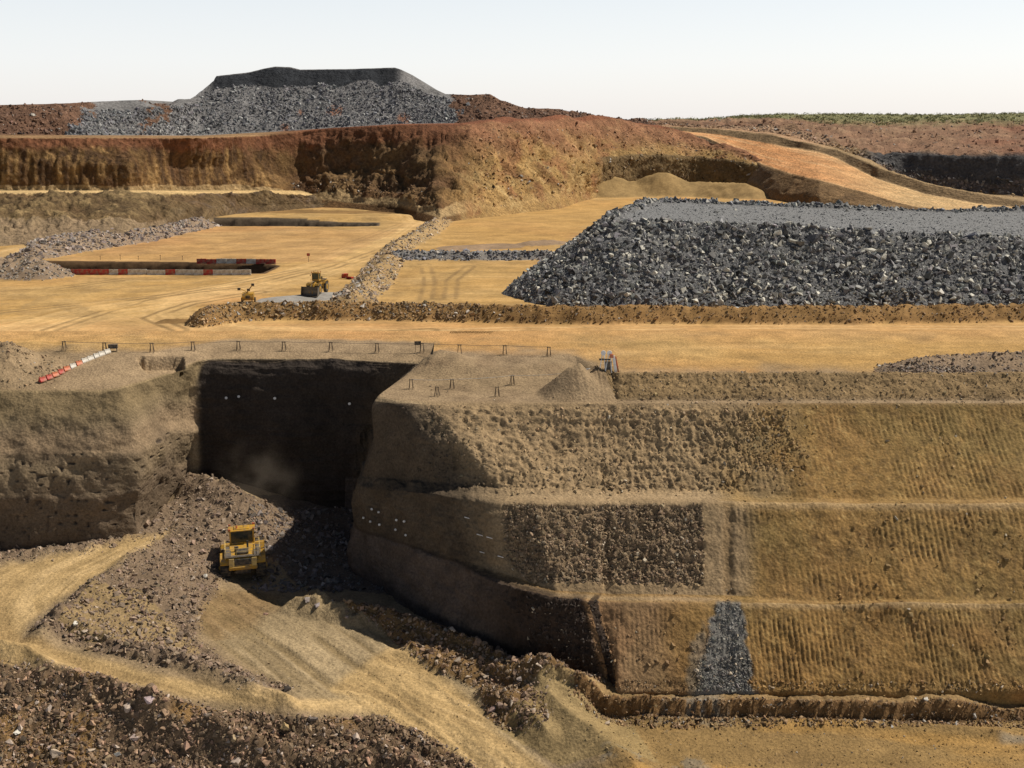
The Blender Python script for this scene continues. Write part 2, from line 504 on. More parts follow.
# recess in the top of the left block, spoil cone and low mounds on the sunken bench
def world_cone(P, c, r, h):
    d = np.hypot(P[..., 0] - c[0], P[..., 1] - c[1])
    return np.clip(1 - d / r, 0, 1) * h
rec = inpoly(px, py, [(138, 357), (182, 357), (184, 372.5), (150, 373), (143, 367)]) & (lv > 5.9) & (lv < 9.9)
rec = blur(rec.astype(float), 2, 1)
W[..., 2] -= rec * 1.9
top = sstep(5.95, 6.3, lv)
c0 = Z_(578, 396, 25.5)
cz = 25.4 + (1 + .12 * lump) * np.maximum(np.maximum(world_cone(W, Z_(596, 391, 25.5), 5.4, 3.5), world_cone(W, c0 + A(0, 1.6, 0), 5.4, 4.1)), world_cone(W, Z_(610, 389, 25.5), 5.0, 3.2))
W[..., 2] = np.where((top > .5) & (cz > 25.45), np.maximum(W[..., 2], cz), W[..., 2])
rr_d, _, _ = pdist(W[..., 0], W[..., 1], pixline([(915, 373), (970, 368), (1030, 365), (1100, 362)], 27))
RR = top * np.clip(1 - rr_d / 5.5, 0, 1)
W[..., 2] += 1.9 * RR * (1 + .3 * lump)
for (a, b, r, h) in ((455, 372, 6, 1.5), (500, 376, 5, .9), (440, 366, 4, 1.2), (540, 372, 5, .8), (10, 372, 7, 2.2), (-20, 372, 8, 2.6), (75, 358, 5, .9), (25, 357, 5, 1.0)):
    W[..., 2] += top * world_cone(W, Z_(a, b, 25.6), r, h) * (1 + .3 * mid)
# colours
n1 = fbm(W, 14, 3, seed=41); n2 = fbm(W, 3, 4, seed=42); streak = fbm(W * A(1, 1, .12), 1.2, 3, seed=43)
C = np.zeros(W.shape) + OCHRE
C = mixc(C, OLIVE, .5 + 1.2 * n1)
C = mixc(C, BROWN, .25 + .9 * n2)
C = mixc(C, SAND * .8, sstep(.1, .5, streak) * .5 * (lv < 6))
st2 = fbm(W * A(1, 1, .07), .45, 3, .6, seed=45)
C = mixc(C, A(.42, .29, .12), sstep(.15, .5, st2) * .45 * face * sstep(700, 780, px + 50 * n2)); C = mixc(C, A(.15, .095, .042), sstep(.1, .45, -st2) * .6 * face * sstep(690, 780, px + 50 * n2))
C = mixc(C, A(.30, .15, .05), sstep(.0, .4, fbm(W, 6, 3, seed=44)) * .55 * (lv < 1.2))
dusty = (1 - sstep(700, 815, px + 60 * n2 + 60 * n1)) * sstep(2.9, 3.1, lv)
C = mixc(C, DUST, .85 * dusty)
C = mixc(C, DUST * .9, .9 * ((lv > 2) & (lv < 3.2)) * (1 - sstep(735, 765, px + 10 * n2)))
C = mixc(C, A(.20, .14, .085), .75 * panel * (py < 584 - 6 * n2))
C = mixc(C, A(.24, .15, .09), .6 * (lv < 1.1) * (1 - sstep(640, 700, px + 30 * n2)))
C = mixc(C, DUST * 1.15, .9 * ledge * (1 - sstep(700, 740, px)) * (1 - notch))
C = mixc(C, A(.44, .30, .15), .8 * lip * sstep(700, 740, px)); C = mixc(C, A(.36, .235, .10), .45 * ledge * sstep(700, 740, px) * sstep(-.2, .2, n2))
C = mixc(C, BROWN * .75, gully.clip(0, 1) * .75)
chute = bl(inpoly(px + 14 * n2 + 8 * fine, py, [(721, 598), (738, 598), (745, 625), (750, 665), (760, 706), (690, 706), (702, 665), (710, 630)]) & (lv < 1.2), 2)
chute2 = bl(inpoly(px + 14 * n2 + 8 * fine, py, [(694, 640), (706, 620), (706, 700), (682, 700)]) & (lv < 1.2), 3)
C = mixc(C, A(.17, .168, .155), .92 * chute); C = mixc(C, A(.18, .165, .13), .6 * chute2)
wallc = A(.31, .23, .135)
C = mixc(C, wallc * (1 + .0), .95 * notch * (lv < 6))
C = mixc(C, A(.36, .25, .15), smoothside * sstep(2.6, 3.4, lv) * (1 - sstep(4.2, 5, lv)) * .7 * (lv < 6))
C = mixc(C, A(.19, .135, .088), smoothside * (1 - sstep(1.2, 4.2, lv + 1.2 * n2)) * (.12 + .78 * sstep(11.9, 12.2, uu)))
C = mixc(C, A(.25, .18, .09), smoothside * sstep(4.4, 5.4, lv) * .7 * (lv < 6))
C = C * (1 - .30 * smoothside * sstep(11.9, 12.15, uu) * (lv < 5.9))[..., None]  # front of left block painted darker, as shade beside its sunlit side wall
C = mixc(C, A(.052, .038, .028), np.maximum(notch, sstep(4.05, 4.25, uu) * (lv < 1.1)) * (1 - smoothside) * .84 * (lv < 5.9))  # shade painted in: notch and nose walls darkened well below their clay colour
C = mixc(C, A(.035, .024, .018), sstep(4.05, 4.25, uu) * sstep(9.2, 8.8, uu) * sstep(2.3, 1.2, lv + .6 * n2) * .85 * (lv < 6)); C = mixc(C, A(.042, .033, .027), sstep(9, 9.6, uu) * (1 - smoothside) * .93 * (lv < 5.7))  # deeper shade painted on the nose foot and on the rear wall
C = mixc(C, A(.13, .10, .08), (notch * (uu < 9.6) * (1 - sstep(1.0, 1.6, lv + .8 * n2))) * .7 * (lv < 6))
C = mixc(C, A(.08, .06, .045), pits.clip(0, .3) * 3)
tc = mixc(np.zeros(W.shape) + DUST * .9, A(.33, .235, .14), .5 + n1)
tc = mixc(tc, A(.19, .13, .075), sstep(.0, .4, n2) * .6 * sstep(350, 430, px))
C = mixc(C, tc, sstep(5.9, 6.1, lv))
C = mixc(C, A(.26, .175, .085), .95 * bankm)
C = mixc(C, sandcol(W, py), sstep(8.9, 9.25, lv + .2 * n2))
C = mixc(C, A(.22, .16, .11), (RR > .03) * .85)
C = C * (1 + .14 * n2[..., None])
n_w = fbm(W, 4, 3, seed=48)
W_WALL, C_WALL, LV, UU, NOTCH, PXW, PYW = W, C, lv, uu, notch, *proj(W)
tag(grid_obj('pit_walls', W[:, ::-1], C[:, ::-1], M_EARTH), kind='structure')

# ============================================================ PIT FLOOR
def persp_grid(y0, y1, ny, x0=-70, x1=1110, nx=590, geo=True, zref=0):
    Y = y0 * (y1 / y0) ** np.linspace(0, 1, ny) if geo else np.linspace(y0, y1, ny)
    pxs = np.r_[np.linspace(x0 - 450, x0, 40)[:-1], np.linspace(x0, x1, nx), np.linspace(x1, x1 + 450, 40)[1:]]
    d = Y * CT + (CAMZ - zref) * math.sin(TILT)
    X = (pxs[None] - 512) / FPX * d[:, None]
    return X, Y[:, None] + 0 * X

class RBF:
    def __init__(s, pts):
        s.p = np.array([at_z(a, b, z) for a, b, z in pts]); s.c = s.p[:, :2]; n = len(s.c)
        D = np.hypot(s.c[:, None, 0] - s.c[None, :, 0], s.c[:, None, 1] - s.c[None, :, 1])
        Pm = np.c_[np.ones(n), s.c]
        Am = np.block([[D + np.eye(n) * .3, Pm], [Pm.T, np.zeros((3, 3))]])
        s.w = np.linalg.solve(Am, np.r_[s.p[:, 2], 0, 0, 0])
    def __call__(s, X, Y):
        out = s.w[-3] + s.w[-2] * X + s.w[-1] * Y
        for (cx, cy), w in zip(s.c, s.w): out = out + w * np.hypot(X - cx, Y - cy)
        return out

FL = RBF([(-60, 600, 6), (0, 600, 5.4), (80, 565, 5.6), (150, 543, 5.6), (0, 548, 5.0), (130, 530, 5.5), (170, 505, 6.4), (192, 487, 8.2), (-60, 560, 5.4),
          (0, 640, 4.4), (60, 660, 3.9), (150, 685, 3.0), (250, 702, 1.9), (330, 712, 1.0), (420, 738, 0), (500, 765, -1), (560, 790, -1.6),
          (-60, 620, 5), (0, 668, 4.2), (150, 702, 2.6), (300, 722, 1.2), (-60, 660, 4.6),
          (0, 768, -1.5), (150, 768, -2.5), (300, 768, -2.5), (430, 775, -1.8), (-60, 800, -3), (150, 820, -5), (400, 830, -5), (700, 830, -2.5), (1000, 830, -2),
          (222, 600, 2.2), (300, 610, 1.9), (400, 640, 1.3), (350, 680, .9), (450, 700, .2), (250, 645, 2.0),
          (155, 552, 6.1), (105, 588, 6.0), (45, 628, 5.2), (120, 625, 4.4), (190, 630, 2.9), (180, 590, 4.4), (190, 560, 5.2), (285, 687, 1.5), (200, 665, 2.9),
          (205, 492, 8.6), (235, 502, 7.6), (265, 515, 5.6), (300, 522, 3.2), (215, 530, 6.4), (205, 560, 4.2),
          (345, 530, 2), (350, 560, 2), (275, 568, 2), (245, 578, 2), (320, 540, 2.4),
          (500, 628, 1.5), (560, 672, .8), (628, 691, -.7),
          (700, 720, -1.5), (600, 720, -1.2), (900, 720, -1.5), (1060, 720, -1.5), (600, 768, -1.2), (800, 742, -1.5), (1060, 768, -1.6), (700, 768, -1.5), (900, 768, -1.5),
          (800, 695, -1.2), (1060, 695, -1.2), (680, 695, -1.0)])

X, Y = persp_grid(84, 166, 300)
Z = FL(X, Y)
P = np.stack([X, Y, Z], -1)
px, py = proj(P)
n2 = fbm(P, 3, 4, seed=51); n1 = fbm(P, 11, 3, seed=52); fine = fbm(P, .6, 4, .6, seed=53); lump = fbm(P, 1.4, 4, .6, seed=54, ridged=True)
def ridge(Z, pts, z0, w, h, sharp=1.0, nz=.3):
    d, sd, al = pdist(X + .5 * n2, Y + .5 * n2, pixline(pts, z0))
    return Z + h * np.clip(1 - d / w, 0, 1) ** sharp * (1 + nz * lump)
# shelf at the foot of the right face, cut down by a small vertical step
edge = pixline([(545, 690), (575, 692), (610, 697), (700, 699), (960, 699), (1200, 699)], 1.0)
ex = np.array([e[0] for e in edge]); ey = np.array([e[1] for e in edge])
yl = np.interp(X, ex, ey) + .45 * n2 + .22 * fine
stepf = sstep(-.2, .2, Y - yl) * sstep(ex[0] - 3, ex[2], X)
stepw = 1 - sstep(at_z(950, 699, 1)[0], at_z(1010, 699, 1)[0], X) * .55
Z = Z + (1.8 + .35 * lump * (np.abs(Y - yl) < 2.2)) * stepf * stepw
# berms, mounds and muck
Z = ridge(Z, [(150, 548), (100, 588), (60, 618), (40, 632)], 5.8, 2.2, 1.0)
Z = ridge(Z, [(-60, 640), (0, 668), (60, 682), (150, 702), (260, 722), (330, 728), (380, 722), (430, 745), (480, 775)], 2.5, 1.9, 1.3)
Z = ridge(Z, [(60, 640), (110, 650), (170, 662), (240, 680), (285, 692)], 3.0, 1.7, .9)
Z = ridge(Z, [(300, 612), (380, 622), (440, 640), (510, 668), (580, 688)], 1.4, 2.6, 1.5)
Z = ridge(Z, [(410, 655), (470, 672), (540, 685)], .8, 2.0, .8)
Z = ridge(Z, [(540, 700), (560, 715), (590, 735), (630, 768), (660, 800)], 0, 5.5, 2.2, 1.3, .08)
Z = ridge(Z, [(490, 700), (520, 718), (545, 738)], 0, 2.0, 1.1)
Z = ridge(Z, [(315, 598), (322, 606)], 1.9, 1.8, 1.3)
Z = ridge(Z, [(190, 497), (225, 505), (255, 520), (275, 540)], 6, 3.5, 1.4)
Z = ridge(Z, [(640, 722), (760, 724), (900, 728), (1000, 735)], -1.5, 1.6, .5)
Z = ridge(Z, [(-40, 566), (20, 556), (80, 549), (140, 540), (170, 515)], 5.6, 2.2, .7)
# masks
roadU = inpoly(px + 3 * n2, py + 2 * n2, [(-80, 580), (0, 566), (70, 556), (160, 533), (178, 520), (185, 527), (160, 545), (120, 568), (60, 598), (25, 622), (20, 640), (70, 652), (150, 672), (230, 690), (300, 702),
        (360, 700), (330, 690), (370, 660), (400, 640), (470, 700), (500, 735), (545, 768), (590, 800), (500, 800), (470, 772), (420, 738), (370, 712), (330, 712), (240, 704), (150, 688), (60, 674), (0, 664), (-80, 645)])
ramp = inpoly(px + 5 * n2, py + 3 * n2, [(205, 590), (250, 592), (300, 598), (350, 606), (400, 622), (430, 650), (480, 690), (520, 735), (545, 768), (480, 768), (400, 720), (300, 700), (240, 660), (195, 625)])
muck = inpoly(px + 5 * n2, py + 4 * n2, [(185, 478), (300, 512), (300, 545), (268, 550), (225, 578), (200, 610), (195, 640), (230, 665), (300, 692), (240, 686), (180, 668), (110, 655), (60, 640), (30, 632), (60, 605), (110, 580), (150, 553), (172, 530), (165, 512)])
muck = muck | inpoly(px + 5 * n2, py + 3 * n2, [(-80, 560), (0, 549), (80, 541), (140, 529), (186, 488), (200, 500), (165, 532), (110, 549), (40, 558), (-80, 574)])
fore = inpoly(px + 3 * n2, py + 2 * n2, [(-80, 640), (0, 664), (60, 678), (150, 698), (240, 716), (330, 722), (380, 718), (430, 738), (480, 772), (520, 840), (-80, 840)])
rub = inpoly(px + 4 * n2, py + 3 * n2, [(330, 610), (400, 618), (450, 632), (520, 660), (600, 688), (600, 697), (540, 698), (480, 690), (430, 668), (405, 650), (380, 630)])
rub2 = inpoly(px + 4 * n2, py + 3 * n2, [(478, 695), (520, 694), (545, 712), (548, 732), (520, 735), (490, 720)])
right = sstep(575, 625, px + 15 * n2) * (py > 695)
Z = Z + .10 * n2 + .05 * fine
Z = Z + (muck | rub | rub2 | fore) * (.32 * lump + .2 * fine)
Z = Z + fore * .9 * fbm(P, 4.5, 3, seed=57)
# wheel ruts following the ramp and the road
dr, sdr, _ = pdist(X, Y, pixline([(250, 600), (320, 640), (400, 690), (480, 740), (560, 800)], 1.0))
rut = fbm(np.stack([sdr * 1.6, _ * .06, 0 * X], -1), 1.0, 3, .6, seed=61)
dl, sdl, al = pdist(X, Y, pixline([(160, 538), (100, 560), (40, 590), (5, 620), (10, 645), (60, 663), (150, 682), (240, 698), (330, 708), (420, 738), (520, 790)], 3.5))
rut2 = fbm(np.stack([sdl * 1.5, al * .05, 0 * X], -1), 1.0, 3, .6, seed=62)
Z = Z + .26 * rut * ramp + .10 * rut2 * roadU + ramp * (.07 * fine + .06 * lump)
rip = np.sin(X * 2 * np.pi / .42) * np.sign(np.sin(Y * 2 * np.pi / 1.7 + n1))
bump_r = right * (py > 722)
Z = Z + bump_r * (.04 * rip + .12 * fbm(P * A(.12, 1.5, 1), 1.5, 3, seed=63))
P = np.stack([X, Y, Z], -1)
mk_hard = (muck, fore, rub, rub2)
roadU, ramp = bl(roadU, 5), bl(ramp, 9)
muckC, foreC = bl(muck, 3), bl(fore, 2)
C = np.zeros(P.shape) + A(.26, .19, .11)
C = mixc(C, DUST * .9, .4 + n1)
C = mixc(C, A(.28, .208, .115), ramp * .85); C = mixc(C, BROWN, ramp * sstep(-.05, .35, n1) * (py < 640) * .55)
C = mixc(C, A(.44, .33, .19), ramp * sstep(0, .35, rut) * .6 * sstep(600, 660, py))
C = mixc(C, A(.20, .14, .065), ramp * sstep(.0, .35, -rut) * .6)
C = mixc(C, A(.44, .30, .135), roadU * .9); C = mixc(C, A(.30, .2, .09), roadU * sstep(0, .4, -rut2) * .6); C = mixc(C, A(.55, .385, .19), roadU * sstep(0, .4, rut2) * .7)
C = mixc(C, A(.185, .13, .085), muckC * .9)
C = mixc(C, A(.33, .23, .10), inpoly(px + 6 * n2, py + 3 * n2, [(90, 590), (140, 590), (190, 640), (200, 655), (150, 652), (90, 645), (60, 630)]) * .6)
C = mixc(C, A(.13, .085, .05), foreC * .9); C = mixc(C, OCHRE * .8, fore * sstep(.12, .3, n1 + .3 * n2) * .7)
C = mixc(C, BROWN * .9, (rub | rub2) * .85)
C = mixc(C, A(.26, .165, .062), right * .9); C = mixc(C, A(.40, .23, .07), right * sstep(.1, .4, fbm(P * A(.3, 1, 1), 4, 3, seed=66)) * .6)
C = mixc(C, A(.22, .14, .06), right * sstep(.1, .4, fbm(P * A(.2, 1, 1), 2.5, 3, seed=67)) * .6)
C = mixc(C, A(.28, .2, .09), inpoly(px, py, [(540, 695), (620, 705), (660, 768), (560, 768), (500, 730)]) * .8)
C = mixc(C, A(.12, .09, .07), inpoly(px, py, [(255, 495), (440, 495), (440, 600), (300, 585), (262, 560), (275, 540), (300, 520)]) * .85)  # rubble ground, with the shadowed part of the floor painted darker
shelf = stepf * (Y > yl)
C = mixc(C, A(.27, .175, .08), shelf * (px > 560) * .8)
C = mixc(C, A(.17, .095, .04), (np.abs(Y - yl) < .55) * (px > 575) * .9)  # step face darkened in colour so that it reads as shaded
gs = inpoly(px + 6 * n2, py + 3 * n2, [(665, 715), (720, 712), (735, 728), (650, 732)]) | inpoly(px + 6 * n2, py + 2 * n2, [(850, 692), (1024, 690), (1100, 700), (980, 700)]) | inpoly(px + 6 * n2, py + 3 * n2, [(1000, 738), (1100, 730), (1100, 745), (1000, 745)]) | inpoly(px + 6 * n2, py + 3 * n2, [(600, 762), (700, 758), (720, 775), (600, 775)])
C = mixc(C, A(.20, .185, .15), bl(gs, 3) * sstep(-.1, .3, n2 + fine) * .6)
C = C * (1 + .12 * n2[..., None])
PF, CF = P, C
MF = dict(muck=muck, fore=fore, rub=rub, rub2=rub2, right=right, roadU=roadU, ramp=ramp, px=px, py=py, lump=lump, n1=n1, n2=n2, shelf=shelf, yl=yl)
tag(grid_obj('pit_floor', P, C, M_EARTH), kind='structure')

# ============================================================ PLATEAU
X, Y = persp_grid(172, 560, 420, -90, 1120, 605, zref=27)
Z = 27 + 0 * X
P = np.stack([X, Y, Z], -1); px, py = proj(P)
n2 = fbm(P, 3, 3, seed=71); n1 = fbm(P, 14, 3, seed=72); n0 = fbm(P, 45, 3, seed=73); lump = fbm(P, 2.2, 4, .6, seed=74, ridged=True)
def ridge2(pts, w, h, z0=27, sharp=1.0, nz=.35, warp=.8):
    global Z
    d, sd, al = pdist(X + warp * n2, Y + warp * n2, pixline(pts, z0))
    m = np.clip(1 - d / w, 0, 1)
    Z = Z + h * m ** sharp * (1 + nz * lump)
    return m > .02
berm = ridge2([(205, 324), (240, 318), (300, 317), (420, 318), (560, 321), (700, 321), (850, 321), (1000, 319), (1200, 317)], 3.2, 2.5, sharp=.75, nz=.22)
bermlow = ridge2([(165, 322), (205, 322)], 2, .5)
berm2 = ridge2([(60, 243), (110, 236), (160, 227), (200, 217)], 9, 2.0) | ridge2([(35, 257), (60, 252), (130, 242), (200, 226)], 7, 2.4)
berm3 = ridge2([(215, 214), (250, 206), (275, 202)], 7, 2.6)
wind = ridge2([(425, 208), (440, 222), (425, 234), (400, 246), (385, 264), (372, 282), (352, 302)], 4.5, 1.5)
gband = ridge2([(405, 258.5), (470, 259), (548, 259)], 3.2, 1.9)
heap = ridge2([(-10, 276), (25, 274), (38, 276)], 8, 3.6)
heap2 = ridge2([(390, 253), (430, 250)], 0.5, .1)
dune = ridge2([(548, 195), (575, 194), (600, 193)], 13, 5.0, z0=28, nz=.04, warp=1) | ridge2([(602, 193.5), (640, 193), (655, 193)], 15, 6.6, z0=28, nz=.04, warp=1) | ridge2([(668, 193), (700, 193), (745, 195)], 15, 6.2, z0=28, nz=.04, warp=1)
mb = ridge2([(462, 248), (500, 246)], 7, .5) | ridge2([(532, 244), (552, 243)], 5, .9)
graveld = ridge2([(285, 300), (325, 296)], 5, .7, nz=.1)
shelfT = inpoly(px + 3 * n2, py, [(205, 214), (260, 198), (400, 199), (430, 205), (415, 219), (380, 221), (205, 222)])
Z = Z + 1.2 * blur(blur(shelfT.astype(float), 2, 0), 3, 1)
def pit_slot(pixpoly, wdt, dep):
    poly = pixline(pixpoly, 27)
    d, _, _ = pdist(X + .4 * n2, Y + .4 * n2, poly + [poly[0]])
    d = np.where(inpoly(X + .4 * n2, Y + .4 * n2, poly), d, -d)
    return np.clip(d / wdt, 0, 1) * dep, d > -1.2
dz, slot = pit_slot([(10, 266), (40, 261.5), (150, 262), (262, 264), (276, 266), (262, 273), (60, 273), (0, 273)], 2.6, 6.5)
Z = Z - dz
dz, slot2 = pit_slot([(204, 221), (300, 221.5), (376, 223), (376, 226), (300, 226.5), (210, 226)], 2.0, 5.0)
Z = Z - dz
low = inpoly(px + 4 * n2, py, [(-90, 225), (60, 225), (120, 222), (60, 240), (20, 262), (-90, 275)])
gul = inpoly(px, py, [(190, 187), (420, 190), (420, 199), (190, 203)])
Z = Z - .4 * (1 - sstep(173.5, 177, Y)) + (.05 * n2 + .12 * n1) * sstep(176, 190, Y) + .5 * n0 * sstep(190, 260, Y) * (1 - slot)
P = np.stack([X, Y, Z], -1)
C = sandcol(P, py)
C = mixc(C, A(.50, .36, .20), sstep(338, 348, py + 3 * n2) * sstep(640, 560, px) * .8)
C = mixc(C, A(.52, .36, .20), sstep(352, 358, py + 3 * n2) * sstep(760, 650, px) * .6)
def track(pts, w, col, amt, z0=27, sc=1.3):
    global C
    d, sd, al = pdist(X, Y, pixline(pts, z0))
    k = fbm(np.stack([sd * sc, al * .04, 0 * X], -1), 1.0, 3, .6, seed=len(pts) + w)
    m = sstep(w, w * .5, d + 2 * n2)
    C = mixc(C, col, m * amt * (.55 + .9 * k))
track([(410, 212), (425, 222), (400, 238), (350, 258), (300, 275), (240, 290), (170, 300), (90, 312), (20, 330)], 11, SANDB * 1.1, .8)
track([(450, 332), (250, 330), (180, 322), (165, 312), (180, 300), (220, 290)], 5, SANDB * 1.05, .7)
track([(-40, 345), (40, 330), (120, 322), (165, 330)], 9, A(.62, .39, .17), .6)
track([(-60, 330), (20, 310), (50, 296), (120, 288), (200, 282)], 1.2, A(.30, .2, .09), .8)
track([(-40, 290), (60, 300), (100, 318), (60, 335), (-40, 338)], 2.2, A(.38, .25, .11), .6)
track([(60, 200), (120, 205)], 2, SAND, .1)
track([(-60, 262), (-10, 262), (20, 250), (60, 238), (100, 230)], 7, A(.56, .38, .18), .9)
track([(390, 300), (410, 275), (420, 262)], 1.5, BROWN, .35); track([(440, 300), (440, 275)], 1.2, BROWN, .3)
track([(440, 285), (560, 280)], 7, A(.43, .26, .09), .8)
track([(1130, 214), (1000, 208), (900, 205)], 9, A(.58, .40, .18), .9)
def twin(pts, amt=.55, col=A(.26, .165, .07), gap=1.15):
    global C
    d, sd, al = pdist(X + .25 * n1, Y + .25 * n1, pixline(pts, 27))
    m = sstep(.75, .2, np.abs(d - gap)) * sstep(-.5, .1, fbm(np.stack([X, Y, 0 * X], -1), 9, 2, seed=len(pts)))
    C = mixc(C, col, m * min(.85, amt * 1.45))
twin([(-40, 316), (60, 306), (160, 296), (250, 286), (330, 268), (390, 246)]); twin([(20, 340), (140, 300), (250, 280), (340, 262)], .45)
twin([(180, 330), (150, 318), (190, 303), (260, 292)], .6); twin([(480, 336), (620, 332), (800, 338), (1100, 334)], .5); twin([(300, 338), (500, 329), (760, 327), (1100, 328)], .4, A(.62, .42, .2))
twin([(60, 290), (140, 262 + 18), (250, 272), (330, 250), (400, 225)], .35); twin([(430, 330), (300, 336), (100, 338), (-60, 334)], .5)
twin([(450, 300), (452, 280), (470, 266)], .5); twin([(425, 302), (430, 280), (425, 264)], .5); twin([(-50, 296), (40, 290), (130, 279), (210, 277)], .5); twin([(560, 225), (500, 235), (450, 245)], .35)
twin([(180, 255), (240, 240), (330, 232), (400, 228)], .35); twin([(340, 300), (365, 312)], .3); twin([(700, 342), (850, 336), (1000, 345)], .4)
C = mixc(C, A(.44, .25, .11), inpoly(px + 6 * n2, py + 2 * n2, [(215, 228), (110, 250), (60, 262), (330, 262), (400, 230)]) * .4)
C = mixc(C, A(.46, .27, .09), inpoly(px + 6 * n2, py + 2 * n2, [(440, 208), (520, 202), (640, 200), (600, 218), (545, 250), (440, 252)]) * .6)
C = mixc(C, BROWN * 1.1, (berm | bermlow) * .85); C = mixc(C, A(.36, .2, .075), berm * sstep(0, .4, n1) * .6)
C = mixc(C, A(.25, .19, .14), (berm2 | berm3 | heap) * .85); C = mixc(C, A(.30, .21, .11), wind * .7)
C = mixc(C, GREY, gband * .9); C = mixc(C, A(.27, .19, .13), mb * .85)
C = mixc(C, A(.30, .20, .085), dune * .9)
C = mixc(C, A(.29, .295, .29), graveld * .85)
C = mixc(C, A(.085, .05, .028), slot * .92); C = mixc(C, CHAR, slot2 * .85)  # shade of both slots painted in as dark colour over the sand
C = mixc(C, BROWN, low * sstep(-.1, .4, n1) * .4)
sh = inpoly(px, py + .6 * n2, [(260, 212.5), (400, 214), (402, 216.5), (260, 216)])
C = mixc(C, BROWN, sh * .8)
C = C * (1 + .10 * n2[..., None])
PP, CP = P, C
MP = dict(berm=berm, berm2=berm2, berm3=berm3, wind=wind, gband=gband, heap=heap, px=px, py=py, bermlow=bermlow)
tag(grid_obj('ground', P, C, M_SAND), kind='structure')

# far plain that carries the scene to the horizon
px_ = np.linspace(-4, 4, 60)
Yp = np.geomspace(600, 30000, 50)
P = np.stack([px_[None] * Yp[:, None] * .35, Yp[:, None] + 0 * px_[None], 38 + 0 * Yp[:, None] * px_[None]], -1)
P[0, :, 2] = 24
tag(grid_obj('plain', P, np.zeros(P.shape) + A(.22, .18, .09), M_FAR), kind='structure')

# ============================================================ FAR BENCHES AND DUMPS
pxs = np.arange(-90, 701, 1.5)
tier1 = [[(-90, 244, 300), (0, 239, 306), (60, 232, 316), (130, 226, 330), (180, 214, 360), (240, 207, 400), (300, 204, 420), (345, 206, 430)],
         [(-90, 193, 350), (0, 193, 352), (60, 193, 356), (130, 193, 364), (180, 193, 380), (240, 193, 405), (300, 194, 427), (345, 205, 437)],
         [(-90, 190.5, 366), (0, 190.5, 368), (130, 190.5, 380), (240, 190.5, 425), (300, 190, 440), (460, 190, 452)]]
T, tt = rows_sheet(tier1, np.r_[np.arange(-450, -90, 5), np.arange(-90, 346, 1.3)], [40, 6])
N_ = gnormals(T); pxq, pyq = proj(T)
f1 = fbm(T, 12, 3, seed=91); f2 = fbm(T, 4, 4, .6, seed=92); f3 = fbm(T * A(1, 1, .3), 2.2, 3, seed=93, ridged=True)
fc = (tt < 1)[:, None] * sstep(0, .08, tt)[:, None]
T = T + N_ * (fc * (2.3 * f1 + 1.4 * f2 + 1.2 * f3 * (fbm(T, 20, 2, seed=94) > 0)))[..., None]
vs = fbm(T * A(1, 1, .1), 2.2, 3, .6, seed=98)
C = np.zeros(T.shape) + A(.14, .092, .045)
C = mixc(C, A(.26, .18, .085), sstep(-.05, .4, f2 + .4 * f1)); C = mixc(C, A(.07, .045, .025), sstep(.05, .35, vs) * .7); C = mixc(C, A(.13, .08, .04), sstep(0, .4, -f1 + .3 * f2) * .8)
C = mixc(C, A(.16, .12, .09), sstep(140, 200, pxq) * .5 * sstep(0, .3, f2)); C = mixc(C, A(.62, .43, .2), (tt > .985)[:, None] * np.ones_like(f1))
C = mixc(C, A(.33, .24, .15), (pyq > 222) * .6)
tag(grid_obj('lower_bench', T, C, M_FAR), kind='structure')

